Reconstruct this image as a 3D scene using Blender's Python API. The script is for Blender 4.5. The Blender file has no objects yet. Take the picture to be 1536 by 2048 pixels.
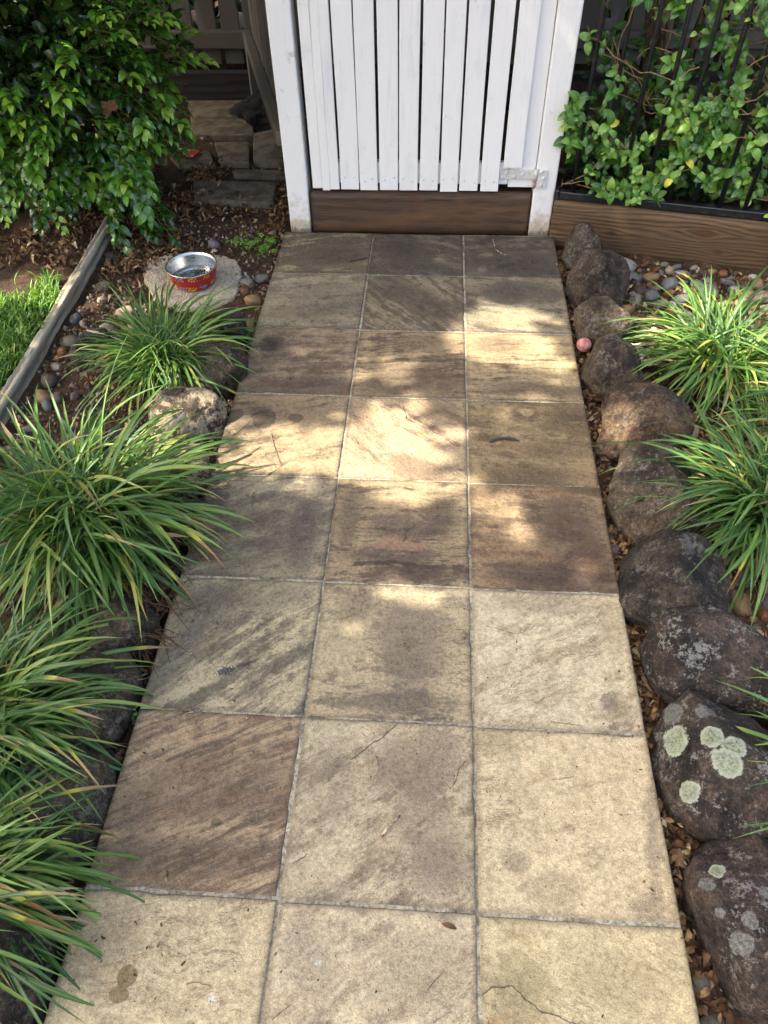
import bpy, math, random
import numpy as np
from mathutils import Vector, Matrix, Euler, noise
from mathutils.bvhtree import BVHTree

rnd = random.Random(7)
R = math.radians
scn = bpy.context.scene
COL = scn.collection

# ------------------------------------------------------------------ camera
cam = bpy.data.cameras.new('camera')
camo = bpy.data.objects.new('camera', cam); COL.objects.link(camo)
camo.location = (0.06816, -0.43433, 1.63842)
camo.rotation_euler = (0.74242, 0.0169, 0.060637)
cam.sensor_fit = 'VERTICAL'; cam.sensor_height = 36.0; cam.lens = 1507.2/2048*36
cam.clip_start = 0.02; cam.clip_end = 500
scn.camera = camo
scn.render.resolution_x = 768; scn.render.resolution_y = 1024
CAM = Vector(camo.location)

# ------------------------------------------------------------------ light
SUN_EL = R(50); SUN_AZ = (-0.97, -0.24)
_h = math.hypot(*SUN_AZ)
S = Vector((SUN_AZ[0]/_h*math.cos(SUN_EL), SUN_AZ[1]/_h*math.cos(SUN_EL), math.sin(SUN_EL)))
w = bpy.data.worlds.new('World'); scn.world = w; w.use_nodes = True
nt = w.node_tree; nt.nodes.clear()
sky = nt.nodes.new('ShaderNodeTexSky'); sky.sky_type = 'NISHITA'; sky.sun_disc = False
sky.sun_elevation = SUN_EL; sky.sun_rotation = math.atan2(S.x, S.y)
sky.air_density = 1.0; sky.dust_density = 9.0; sky.ozone_density = 1.6
bg = nt.nodes.new('ShaderNodeBackground'); bg.inputs['Strength'].default_value = 0.15
wo = nt.nodes.new('ShaderNodeOutputWorld')
nt.links.new(sky.outputs[0], bg.inputs[0]); nt.links.new(bg.outputs[0], wo.inputs[0])
sl = bpy.data.lights.new('sun', 'SUN'); sl.energy = 3.6; sl.angle = R(0.45); sl.color = (1.0, 0.93, 0.80)
so = bpy.data.objects.new('sun', sl); COL.objects.link(so)
so.rotation_euler = (-S).to_track_quat('-Z', 'Y').to_euler()
so.location = (-8, -2, 9)
scn.view_settings.view_transform = 'Standard'; scn.view_settings.look = 'None'
scn.view_settings.gamma = 1.0; scn.view_settings.use_curve_mapping = False
scn.view_settings.exposure = 2.18
scn.cycles.adaptive_threshold = 0.02
scn.cycles.max_bounces = 6; scn.cycles.diffuse_bounces = 3; scn.cycles.glossy_bounces = 3; scn.cycles.transmission_bounces = 4
scn.cycles.caustics_reflective = False; scn.cycles.caustics_refractive = False

# ------------------------------------------------------------------ helpers
def lin(r, g, b, k=1.0):
    f = lambda c: (c/255/12.92 if c/255 <= .04045 else ((c/255+.055)/1.055)**2.4)*k
    return (f(r), f(g), f(b), 1.0)

def tag(o, label=None, cat=None, group=None, kind=None):
    if label: o['label'] = label
    if cat: o['category'] = cat
    if group: o['group'] = group
    if kind: o['kind'] = kind
    return o

def empty(name, loc=(0, 0, 0), rz=0.0):
    o = bpy.data.objects.new(name, None); COL.objects.link(o)
    o.location = loc; o.rotation_euler = (0, 0, rz); o.empty_display_size = 0.05
    return o

def link(name, me, parent=None, loc=None, rot=None, scale=None):
    o = bpy.data.objects.new(name, me); COL.objects.link(o)
    if parent is not None: o.parent = parent
    if loc is not None: o.location = loc
    if rot is not None: o.rotation_euler = rot
    if scale is not None: o.scale = scale
    return o

def mesh(name, V, F, mat=None, smooth=False, attrs=None):
    """fast mesh: V (n,3), F list of equal or mixed faces"""
    me = bpy.data.meshes.new(name)
    V = np.asarray(V, np.float32)
    if isinstance(F, np.ndarray):
        k = F.shape[1]
        me.vertices.add(len(V)); me.vertices.foreach_set('co', V.ravel())
        me.loops.add(F.size); me.loops.foreach_set('vertex_index', F.ravel().astype(np.int32))
        me.polygons.add(len(F)); me.polygons.foreach_set('loop_start', np.arange(0, F.size, k, dtype=np.int32))
        me.polygons.foreach_set('loop_total', np.full(len(F), k, np.int32))
        me.update(calc_edges=True)
    else:
        me.from_pydata([tuple(map(float, v)) for v in V], [], [tuple(f) for f in F]); me.update()
    if smooth: me.polygons.foreach_set('use_smooth', np.ones(len(me.polygons), bool))
    for k, a in (attrs or {}).items():
        at = me.attributes.new(k, 'FLOAT', 'POINT'); at.data.foreach_set('value', np.asarray(a, np.float32))
    if mat: me.materials.append(mat)
    return me

class MB:
    """collects shapes for one mesh"""
    def __init__(s): s.V = []; s.F = []
    def add(s, V, F):
        n = len(s.V); s.V += [tuple(v) for v in V]; s.F += [tuple(i+n for i in f) for f in F]; return s
    def box(s, x0, x1, y0, y1, z0, z1, b=0.003):
        # chamfered box, 24 verts
        V = []; idx = {}
        for i, x in enumerate((x0, x1)):
            for j, y in enumerate((y0, y1)):
                for k, z in enumerate((z0, z1)):
                    sx, sy, sz = (b if i == 0 else -b), (b if j == 0 else -b), (b if k == 0 else -b)
                    for a, p in enumerate(((x, y+sy, z+sz), (x+sx, y, z+sz), (x+sx, y+sy, z))):
                        idx[i, j, k, a] = len(V); V.append(p)
        F = []
        I = lambda i, j, k, a: idx[i, j, k, a]
        for i in (0, 1):
            f = [I(i, 0, 0, 0), I(i, 1, 0, 0), I(i, 1, 1, 0), I(i, 0, 1, 0)]; F.append(f if i else f[::-1])
            f = [I(0, i, 0, 1), I(1, i, 0, 1), I(1, i, 1, 1), I(0, i, 1, 1)]; F.append(f[::-1] if i else f)
            f = [I(0, 0, i, 2), I(1, 0, i, 2), I(1, 1, i, 2), I(0, 1, i, 2)]; F.append(f if i else f[::-1])
        for a in (0, 1):
            for c in (0, 1):
                f = [I(0, a, c, 1), I(0, a, c, 2), I(1, a, c, 2), I(1, a, c, 1)]; F.append(f)
                f = [I(a, 0, c, 0), I(a, 0, c, 2), I(a, 1, c, 2), I(a, 1, c, 0)]; F.append(f)
                f = [I(a, c, 0, 0), I(a, c, 0, 1), I(a, c, 1, 1), I(a, c, 1, 0)]; F.append(f)
        for i in (0, 1):
            for j in (0, 1):
                for k in (0, 1): F.append([I(i, j, k, 0), I(i, j, k, 1), I(i, j, k, 2)])
        return s.add(V, F)
    def tube(s, pts, rad, n=6, cap=True):
        pts = [Vector(p) for p in pts]; rad = rad if hasattr(rad, '__len__') else [rad]*len(pts)
        V = []; F = []
        up = Vector((0, 0, 1))
        for i, p in enumerate(pts):
            d = (pts[min(i+1, len(pts)-1)]-pts[max(i-1, 0)]).normalized()
            a = d.cross(up if abs(d.z) < .95 else Vector((1, 0, 0))).normalized(); b = d.cross(a)
            for k in range(n):
                t = 2*math.pi*k/n; V.append(p+(a*math.cos(t)+b*math.sin(t))*rad[i])
        for i in range(len(pts)-1):
            for k in range(n):
                F.append((i*n+k, i*n+(k+1) % n, (i+1)*n+(k+1) % n, (i+1)*n+k))
        if cap: F.append(tuple(range(n))[::-1]); F.append(tuple((len(pts)-1)*n+k for k in range(n)))
        return s.add(V, F)
    def lathe(s, prof, n=40, c=(0, 0, 0), closed=False):
        V = []; F = []
        for r, z in prof:
            for k in range(n):
                t = 2*math.pi*k/n; V.append((c[0]+r*math.cos(t), c[1]+r*math.sin(t), c[2]+z))
        for i in range(len(prof)-1):
            for k in range(n): F.append((i*n+k, i*n+(k+1) % n, (i+1)*n+(k+1) % n, (i+1)*n+k))
        if closed: F.append(tuple(range(n))[::-1]); F.append(tuple((len(prof)-1)*n+k for k in range(n)))
        return s.add(V, F)
    def me(s, name, mat, smooth=False):
        m = mesh(name, s.V, s.F, mat, smooth)
        import bmesh
        bm = bmesh.new(); bm.from_mesh(m); bmesh.ops.recalc_face_normals(bm, faces=bm.faces); bm.to_mesh(m); bm.free()
        if smooth: m.polygons.foreach_set('use_smooth', np.ones(len(m.polygons), bool))
        return m
    def obj(s, name, mat, parent=None, smooth=False, **k):
        return link(name, s.me(name, mat, smooth), parent, **k)

def icosphere(sub):
    import bmesh
    bm = bmesh.new(); bmesh.ops.create_icosphere(bm, subdivisions=sub, radius=1)
    V = np.array([v.co[:] for v in bm.verts]); F = np.array([[v.index for v in f.verts] for f in bm.faces]); bm.free()
    return V, F

def join_inst(tV, tF, mats, attrs=None):
    """template (n,3),(m,3) placed by a list of 4x4 matrices -> V,F"""
    M4 = np.array([np.array(m) for m in mats]); n = len(tV)
    V = np.einsum('kij,nj->kni', M4[:, :3, :3], tV)+M4[:, None, :3, 3]
    F = tF[None]+(np.arange(len(M4))*n)[:, None, None]
    return V.reshape(-1, 3), F.reshape(-1, tF.shape[1])

# ------------------------------------------------------------------ shader helpers
class NT:
    def __init__(s, name):
        s.m = bpy.data.materials.new(name); s.m.use_nodes = True; s.t = s.m.node_tree; s.t.nodes.clear()
        s.out = s.t.nodes.new('ShaderNodeOutputMaterial')
        s._tc = None
    def put(s, sock, v):
        if isinstance(v, bpy.types.NodeSocket): s.t.links.new(v, sock)
        elif v is not None: sock.default_value = v
    def n(s, typ, ins=None, **props):
        nd = s.t.nodes.new('ShaderNode'+typ)
        for k, v in props.items(): setattr(nd, k, v)
        for k, v in (ins or {}).items(): s.put(nd.inputs[k], v)
        return nd
    @property
    def obj(s):
        if s._tc is None: s._tc = s.n('TexCoord')
        return s._tc.outputs['Object']
    def rand(s): return s.n('ObjectInfo').outputs['Random']
    def attr(s, name): return s.n('Attribute', attribute_name=name).outputs['Fac']
    def math(s, op, a, b=None, c=None, clamp=False):
        nd = s.n('Math', operation=op, use_clamp=clamp); s.put(nd.inputs[0], a)
        if b is not None: s.put(nd.inputs[1], b)
        if c is not None: s.put(nd.inputs[2], c)
        return nd.outputs[0]
    def vm(s, op, a, b=None, sc=None):
        nd = s.n('VectorMath', operation=op); s.put(nd.inputs[0], a)
        if b is not None: s.put(nd.inputs[1], b)
        if sc is not None: s.put(nd.inputs['Scale'], sc)
        return nd.outputs['Value'] if op in ('LENGTH', 'DISTANCE', 'DOT_PRODUCT') else nd.outputs[0]
    def map(s, v, loc=(0, 0, 0), rot=(0, 0, 0), sc=(1, 1, 1)):
        return s.n('Mapping', {'Vector': v, 'Location': loc, 'Rotation': rot, 'Scale': sc}).outputs[0]
    def rs(s, v, ang, sc):          # turn by -ang, then scale
        return s.map(s.map(v, rot=(0, 0, -ang)), sc=sc)
    def noise(s, v, scale, detail=4, rough=.55, dist=0.0, col=False):
        nd = s.n('TexNoise', {'Vector': v, 'Scale': scale, 'Detail': detail, 'Roughness': rough, 'Distortion': dist})
        return nd.outputs['Color' if col else 'Fac']
    def voro(s, v, scale, feature='F1', out='Distance'):
        return s.n('TexVoronoi', {'Vector': v, 'Scale': scale}, feature=feature).outputs[out]
    def mr(s, v, a, b, c=0.0, d=1.0, smooth=True):
        nd = s.n('MapRange', interpolation_type='SMOOTHSTEP' if smooth else 'LINEAR')
        for k, x in zip((0, 1, 2, 3, 4), (v, a, b, c, d)): s.put(nd.inputs[k], x)
        return nd.outputs[0]
    def mix(s, f, a, b, blend='MIX'):
        nd = s.n('Mix', data_type='RGBA', blend_type=blend); nd.clamp_factor = True
        s.put(nd.inputs[0], f); s.put(nd.inputs[6], a); s.put(nd.inputs[7], b)
        return nd.outputs[2]
    def ramp(s, f, stops):
        nd = s.n('ValToRGB', {'Fac': f}); e = nd.color_ramp.elements
        while len(e) < len(stops): e.new(.5)
        for i, (p, c) in enumerate(stops): e[i].position = p; e[i].color = c
        return nd.outputs[0]
    def bump(s, h, strength=1.0, dist=0.01, nrm=None):
        nd = s.n('Bump', {'Height': h, 'Strength': strength, 'Distance': dist})
        if nrm is not None: s.put(nd.inputs['Normal'], nrm)
        return nd.outputs[0]
    def pbr(s, col, rough=.7, nrm=None, spec=.4, metal=0.0, **ins):
        nd = s.n('BsdfPrincipled', {'Base Color': col, 'Roughness': rough, 'Metallic': metal, 'Specular IOR Level': spec})
        if nrm is not None: s.put(nd.inputs['Normal'], nrm)
        for k, v in ins.items(): s.put(nd.inputs[k], v)
        return nd.outputs[0]
    def done(s, sh): s.t.links.new(sh, s.out.inputs['Surface']); return s.m

def leaf_shader(N, col, rough, trans=.35, nrm=None, spec=.5):
    p = N.pbr(col, rough, nrm, spec)
    tcol = N.mix(1.0, col, (1.25, 1.25, .55, 1), 'MULTIPLY')
    t = N.n('BsdfTranslucent', {'Color': tcol}).outputs[0]
    return N.n('MixShader', {0: trans, 1: p, 2: t}).outputs[0]

# ------------------------------------------------------------------ materials
K = 0.66
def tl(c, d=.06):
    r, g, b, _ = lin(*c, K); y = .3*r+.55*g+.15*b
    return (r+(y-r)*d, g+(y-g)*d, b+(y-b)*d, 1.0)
def tile_mat(i, p):
    N = NT('tile_stone_%02d' % i); rr = random.Random(100+i)
    o = N.obj
    off = (rr.uniform(-9, 9), rr.uniform(-9, 9), rr.uniform(-9, 9))
    po = N.map(o, loc=off)
    wv = N.noise(po, 7, 4, .6, col=True)
    pw = N.vm('ADD', po, N.vm('SCALE', N.vm('SUBTRACT', wv, (.5, .5, .5)), sc=p.get('warp', .055)))
    q = N.rs(pw, R(p.get('ang', 30)), (.75, p.get('str', 2.6)*1.45, 1))
    n1 = N.noise(q, p.get('sc', 6), 7, .70)
    n2 = N.noise(po, 24, 6, .74)
    n4 = N.noise(po, 3.2, 3, .5)
    v = N.math('ADD', N.math('ADD', N.math('MULTIPLY', n1, .68), N.math('MULTIPLY', n2, .17)), N.math('MULTIPLY', n4, .15))
    lo, hi = p.get('th', (.42, .62))
    md = (lo+hi)/2; f = N.mr(v, md-(hi-lo)*.36, md+(hi-lo)*.36)
    col = N.mix(f, tl(p['a']), tl(p['b']))
    if 'rust' in p:
        n3 = N.noise(q, 4.5, 5, .6)
        col = N.mix(N.math('MULTIPLY', N.mr(n3, .47, .66), p.get('rust_amt', .6)), col, tl(p['rust'], .2))
    vn = N.math('ABSOLUTE', N.math('SUBTRACT', N.noise(N.vm('ADD', q, (5.3, 1.7, 0)), p.get('sc', 6)*1.3, 5, .62), .5))
    vmask = N.math('MULTIPLY', N.mr(vn, .022, .003), N.mr(n4, .42, .58))
    col = N.mix(N.math('MULTIPLY', vmask, .42), col, lin(96, 78, 62, K))
    # stains with a shape of their own, and one painted sunlit strip
    for (cx, cy, rx, ry, an, amt, sc_) in p.get('st', []):
        d = N.vm('LENGTH', N.rs(N.vm('SUBTRACT', o, (cx, cy, 0)), R(an), (1/rx, 1/ry, 0)))
        dd = N.math('ADD', d, N.math('MULTIPLY', N.math('SUBTRACT', N.math('ADD', N.math('MULTIPLY', n2, .42), N.math('MULTIPLY', n1, .58)), .5), 6.0))
        col = N.mix(N.mr(dd, 1.10, .55, 0, amt), col, tl(sc_))
    # crisp marks (wet blots, paint, droppings)
    for (cx, cy, rx, ry, an, amt, sc_, ns, ed) in p.get('marks', []):
        d = N.vm('LENGTH', N.rs(N.vm('SUBTRACT', o, (cx, cy, 0)), R(an), (1/rx, 1/ry, 0)))
        nn = N.noise(po, ns, 4, .6)
        dd = N.math('ADD', d, N.math('MULTIPLY', N.math('SUBTRACT', nn, .5), ed))
        col = N.mix(N.mr(dd, 1.04, .94, 0, amt), col, lin(*sc_, K))
    # grime creeping in from the joints
    sx = N.n('SeparateXYZ', {0: o})
    ex = N.math('SUBTRACT', .198, N.math('ABSOLUTE', sx.outputs[0])); ey = N.math('SUBTRACT', p.get('hy', .198), N.math('ABSOLUTE', sx.outputs[1]))
    e = N.math('MINIMUM', ex, ey)
    em = N.mr(N.math('ADD', e, N.math('MULTIPLY', N.math('SUBTRACT', n2, .5), .05)), .016, .0, 0, .45)
    col = N.mix(em, col, lin(70, 62, 52, K))
    # grain, pits
    g1 = N.noise(po, 330, 3, .7)
    col = N.mix(1.0, col, N.ramp(g1, [(.28, (.60, .60, .61, 1)), (.5, (1, 1, 1, 1)), (.72, (1.30, 1.29, 1.26, 1))]), 'MULTIPLY')
    g2 = N.noise(po, 95, 5, .75)
    col = N.mix(1.0, col, N.ramp(g2, [(.30, (1.22, 1.22, 1.2, 1)), (.47, (1.02, 1.02, 1.02, 1)), (.60, (.80, .79, .78, 1)), (.72, (.58, .55, .53, 1))]), 'MULTIPLY')
    col = N.mix(1.0, col, N.ramp(n2, [(.30, (1.16, 1.15, 1.12, 1)), (.5, (1, 1, 1, 1)), (.70, (.76, .74, .73, 1))]), 'MULTIPLY')
    pit = N.voro(po, 70)
    pm = N.math('MULTIPLY', N.mr(pit, .13, .08), N.mr(N.noise(po, 9, 2), .5, .62))
    col = N.mix(N.math('MULTIPLY', pm, .65), col, lin(60, 50, 42, K))
    # riven relief: soft undulation, terraces where the stone split, grain
    qs = N.noise(N.rs(N.vm('ADD', pw, (3.1, 0, 0)), R(p.get('ang', 30)), (.8, p.get('str', 2.6)*.9, 1)), 6, 4, .66)
    stp = N.math('MULTIPLY', qs, 6.0)
    fr = N.mr(N.math('FRACT', stp), .90, 1.0)
    # split edges only where the stone has flaked
    terr = N.math('MULTIPLY', N.math('MULTIPLY', N.math('ADD', N.math('FLOOR', stp), fr), p.get('riv', .28)), N.mr(n4, .46, .60, .12, 1.0))
    h = N.math('ADD', N.math('ADD', N.math('MULTIPLY', terr, .75), N.math('MULTIPLY', n2, 1.1)), N.math('ADD', N.math('MULTIPLY', g2, .45), N.math('MULTIPLY', g1, .22)))
    h = N.math('SUBTRACT', h, N.math('MULTIPLY', pm, .5))
    for (pts, wd) in p.get('cracks', []):
        dm = None
        jit = N.vm('ADD', o, N.vm('SCALE', N.vm('SUBTRACT', N.noise(po, 30, 4, .6, col=True), (.5, .5, .5)), sc=.016))
        for (ax, ay), (bx, by) in zip(pts[:-1], pts[1:]):
            L = math.hypot(bx-ax, by-ay); an = math.atan2(by-ay, bx-ax)
            l = N.map(N.vm('SUBTRACT', jit, ((ax+bx)/2, (ay+by)/2, 0)), rot=(0, 0, -an))
            xx = N.n('SeparateXYZ', {0: l})
            dx = N.math('MAXIMUM', N.math('SUBTRACT', N.math('ABSOLUTE', xx.outputs[0]), L/2), 0)
            d = N.math('ADD', dx, N.math('ABSOLUTE', xx.outputs[1]))
            dm = d if dm is None else N.math('MINIMUM', dm, d)
        cm = N.mr(dm, wd*.5, wd*.12)
        col = N.mix(N.math('MULTIPLY', cm, .55), col, lin(60, 52, 42, K))
        h = N.math('SUBTRACT', h, cm)
    nrm = N.bump(h, 1.0, .0040)
    return N.done(N.pbr(col, N.mr(n2, .3, .7, .62, .86), nrm, .35))

def boulder_mat(name, base, base2, lich=.35, spots=(), warm=None, pale=0.0):
    N = NT(name); o = N.obj; r = N.rand()
    po = N.vm('ADD', o, N.vm('SCALE', N.n('CombineXYZ', {0: r, 1: r, 2: r}).outputs[0], sc=37.0))
    n1 = N.noise(po, 9, 6, .65); n2 = N.noise(po, 45, 6, .78); n3 = N.noise(po, 150, 4, .8)
    col = N.mix(N.mr(n1, .38, .62), lin(base[0]*1.02, base[1]*.98, base[2]*.92, .80), lin(base2[0]*1.02, base2[1]*.98, base2[2]*.93, .80))
    if warm: col = N.mix(N.mr(N.noise(po, 6, 4, .6), .5, .68, 0, .75), col, lin(*warm))
    if pale > 0: col = N.mix(N.mr(N.math('ADD', N.math('MULTIPLY', N.noise(po, 11, 6, .7), .7), N.math('MULTIPLY', n2, .3)), .47, .53, 0, pale), col, lin(196, 178, 148, .7))
    col = N.mix(1.0, col, N.ramp(n2, [(.3, (.30, .30, .30, 1)), (.47, (.9, .9, .9, 1)), (.58, (1.25, 1.22, 1.16, 1)), (.7, (2.3, 2.2, 2.0, 1))]), 'MULTIPLY')
    col = N.mix(1.0, col, N.ramp(n3, [(.30, (.52, .52, .53, 1)), (.5, (1, 1, 1, 1)), (.70, (1.65, 1.6, 1.52, 1))]), 'MULTIPLY')
    n6 = N.noise(po, 85, 5, .85)
    col = N.mix(1.0, col, N.ramp(n6, [(.36, (.60, .60, .60, 1)), (.5, (1, 1, 1, 1)), (.62, (1.5, 1.46, 1.4, 1))]), 'MULTIPLY')
    # ashy lichen film, mostly facing up
    geo = N.n('NewGeometry'); up = N.n('SeparateXYZ', {0: geo.outputs['Normal']}).outputs[2]
    lm = N.math('MULTIPLY', N.mr(N.math('ADD', N.math('MULTIPLY', N.noise(po, 16, 7, .8), .6), N.math('MULTIPLY', n6, .4)), .540, .565), N.mr(up, -.2, .5, .25, 1))
    col = N.mix(N.math('MULTIPLY', lm, lich), col, lin(158, 154, 144, .75))
    sp = N.math('MULTIPLY', N.mr(N.voro(po, 110), .26, .10), N.mr(n2, .45, .6))
    col = N.mix(N.math('MULTIPLY', sp, N.mr(N.noise(po, 20, 3), .46, .54, 0, .8)), col, lin(160, 150, 136, .7))
    hh = N.math('ADD', N.math('ADD', N.math('MULTIPLY', n2, .8), N.math('MULTIPLY', n6, .7)), N.math('MULTIPLY', n3, .3))
    for (sx, sy, sz, rad, kind) in spots:
        d = N.math('DIVIDE', N.vm('DISTANCE', o, (sx, sy, sz)), rad)
        d = N.math('ADD', d, N.math('MULTIPLY', N.math('SUBTRACT', N.math('ADD', N.math('ADD', N.math('MULTIPLY', n3, .35), N.math('MULTIPLY', n2, .3)), N.math('MULTIPLY', N.noise(o, 26, 3, .6), .35)), .5), 1.9 if kind == 0 else 2.4))
        m = N.mr(d, 1.03, .93)
        cc = N.mix(N.mr(n3, .42, .62), lin(196, 204, 172, .78), lin(140, 146, 118, .78)) if kind == 0 else N.mix(N.mr(n3, .4, .6), lin(150, 150, 140, .8), lin(105, 104, 98, .8))
        rim = N.mr(d, .62, .95)
        if kind == 0: cc = N.mix(N.math('MULTIPLY', rim, .7), cc, lin(226, 232, 205, .8))
        m = N.math('MULTIPLY', m, N.mr(n2, .70, .58, .35, 1)); col = N.mix(N.math('MULTIPLY', m, .93), col, cc); hh = N.math('ADD', hh, N.math('MULTIPLY', m, .6))
    pit = N.mr(N.voro(po, 60), .16, .05)
    hh = N.math('SUBTRACT', hh, N.math('MULTIPLY', pit, .5))
    return N.done(N.pbr(col, N.mr(n2, .3, .7, .6, .85), N.bump(hh, 1.0, .014), .25))

def paint_mat(name, base=(234, 233, 228), grime=.0, grain=1.0, K=1.0, vert=True):
    N = NT(name); o = N.obj; r = N.rand()
    po = N.vm('ADD', o, N.vm('SCALE', N.n('CombineXYZ', {0: r, 1: r, 2: r}).outputs[0], sc=23.0))
    sc = (1, 1, .04) if vert else (.04, 1, 1)
    st = N.noise(N.map(po, sc=sc), 130, 5, .6); big = N.noise(N.map(po, sc=tuple(.3 if x < 1 else 1 for x in sc)), 9, 6, .65)
    col = N.mix(N.mr(st, .55, .78, 0, .30*grain), lin(*base, K), lin(176, 180, 184, K))
    col = N.mix(N.mr(big, .52, .70, 0, .32*grain), col, lin(192, 196, 203, K))
    # yellow and grey dirt towards worn spots, thin scuffs
    dn = N.noise(po, 17, 7, .7)
    col = N.mix(N.mr(dn, .60, .75, 0, .25+grime*.5), col, lin(150, 140, 118, K))
    fs = N.noise(N.map(po, sc=(1, 1, .35)), 70, 6, .75)
    col = N.mix(N.mr(fs, .66, .72, 0, .55), col, lin(104, 98, 86, K))
    z = N.n('SeparateXYZ', {0: o}).outputs[2]
    if grime > 0:
        g = N.mr(N.math('ADD', z, N.math('MULTIPLY', N.math('SUBTRACT', dn, .5), .5)), .16, -.02, 0, grime)
        col = N.mix(g, col, lin(168, 146, 104, K))
        g = N.mr(N.math('ADD', z, N.math('MULTIPLY', N.math('SUBTRACT', fs, .5), .12)), .035, .0, 0, grime)
        col = N.mix(g, col, lin(70, 66, 46, K))
    return N.done(N.pbr(col, .55, N.bump(N.math('ADD', st, N.math('MULTIPLY', fs, .4)), .5, .0016), .35))

def timber_mat(name, a, b, c, knots=(), axis='x', k=.8, freq=240, rough=.7, dark=0.0, rg=.30):
    """plank: grain along x, growth lines bending round knots (kx, kz, r)"""
    N = NT(name); o = N.obj
    sx = N.n('SeparateXYZ', {0: o}); X, Z = sx.outputs[0], sx.outputs[2]
    wob = N.noise(N.map(o, sc=(.16, 1, 1)), 14, 4, .5)
    g = N.math('ADD', Z, N.math('MULTIPLY', wob, .07))
    km = None
    for kx, kz, kr in knots:
        d = N.vm('LENGTH', N.map(N.vm('SUBTRACT', o, (kx, 0, kz)), sc=(.55/kr, 0, 1/kr)))
        bend = N.math('MULTIPLY', N.math('POWER', 2.718, N.math('MULTIPLY', N.math('MULTIPLY', d, d), -.22)), kr*1.0)
        sgn = N.math('MULTIPLY', bend, N.math('SIGN', N.math('SUBTRACT', Z, kz)))
        g = N.math('SUBTRACT', g, sgn)
        m = N.mr(d, 1.0, .6); km = m if km is None else N.math('MAXIMUM', km, m)
    ringsx = N.math('SINE', N.math('MULTIPLY', g, freq))
    fine = N.noise(N.map(o, sc=(.035, 1, 1)), 230, 7, .78)
    big = N.noise(N.map(o, sc=(.3, 1, 1)), 8, 5, .6)
    f = N.math('ADD', N.math('MULTIPLY', N.mr(ringsx, -1, 1, 0, 1, False), rg), N.math('MULTIPLY', fine, 1-rg))
    col = N.mix(N.mr(f, .3, .72), lin(*a, k), lin(*b, k))
    col = N.mix(N.mr(big, .48, .66, 0, .8), col, lin(*c, k))
    crk = N.noise(N.map(o, sc=(.05, 1, 1)), 42, 5, .7)
    cm = N.mr(crk, .64, .70)
    col = N.mix(N.math('MULTIPLY', cm, .55+dark), col, lin(34, 26, 20, k))
    if km is not None: col = N.mix(N.math('MULTIPLY', km, .8), col, N.mix(fine, lin(122, 80, 42, k), lin(60, 38, 24, k)))
    h = N.math('SUBTRACT', f, N.math('MULTIPLY', cm, 1.5))
    return N.done(N.pbr(col, rough, N.bump(h, 1.0, .003), .35))

def simple(name, fn): N = NT(name); return N.done(fn(N))

M = {}
# --- ground and loose stuff
def _soil(N):
    o = N.obj
    n = N.noise(o, 6, 8, .65); n2 = N.noise(o, 60, 6, .7)
    col = N.mix(N.mr(n, .35, .65), lin(58, 44, 33), lin(84, 64, 48))
    col = N.mix(N.mr(n2, .5, .7, 0, .6), col, lin(118, 94, 70))
    h = N.math('ADD', N.noise(o, 40, 8, .7), N.math('MULTIPLY', N.noise(o, 220, 3, .6), .4))
    return N.pbr(col, .92, N.bump(h, 1, .02), .2)
M['soil'] = simple('soil', _soil)
def _grout(N):
    o = N.obj; n = N.noise(o, 120, 5, .75); n2 = N.noise(o, 9, 6, .7)
    col = N.mix(N.mr(n, .35, .65), lin(126, 118, 100, .85), lin(192, 184, 160, .88))
    col = N.mix(N.mr(n2, .48, .64, 0, .8), col, lin(92, 84, 70, .8))
    return N.pbr(col, .9, N.bump(n, 1, .004), .2)
M['grout'] = simple('grout', _grout)
def _litter(N):
    t = N.attr('tint'); o = N.obj
    col = N.ramp(t, [(0, lin(48, 36, 27)), (.35, lin(88, 64, 42)), (.65, lin(128, 96, 62)), (.85, lin(176, 144, 100)), (1, lin(204, 184, 146))])
    col = N.mix(N.mr(N.noise(o, 90, 4, .6), .4, .65, 0, .5), col, lin(70, 46, 28))
    return leaf_shader(N, col, .7, .15, None, .3)
M['litter'] = simple('dry_leaf', _litter)
def _grit(N):
    t = N.attr('tint')
    return N.pbr(N.ramp(t, [(0, lin(60, 48, 38)), (.3, lin(104, 88, 70)), (.5, lin(120, 114, 104)), (.7, lin(150, 126, 94)), (.85, lin(92, 92, 90)), (1, lin(180, 168, 144))]), .85, None, .25)
M['grit'] = simple('grit', _grit)
def _grass(N):
    t = N.attr('tint')
    col = N.ramp(t, [(0, lin(58, 96, 28, .85)), (.4, lin(92, 138, 44, .85)), (.8, lin(132, 172, 60, .85)), (1, lin(178, 186, 92, .85))])
    return leaf_shader(N, col, .5, .35)
M['grass'] = simple('lawn_blade', _grass)
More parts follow.
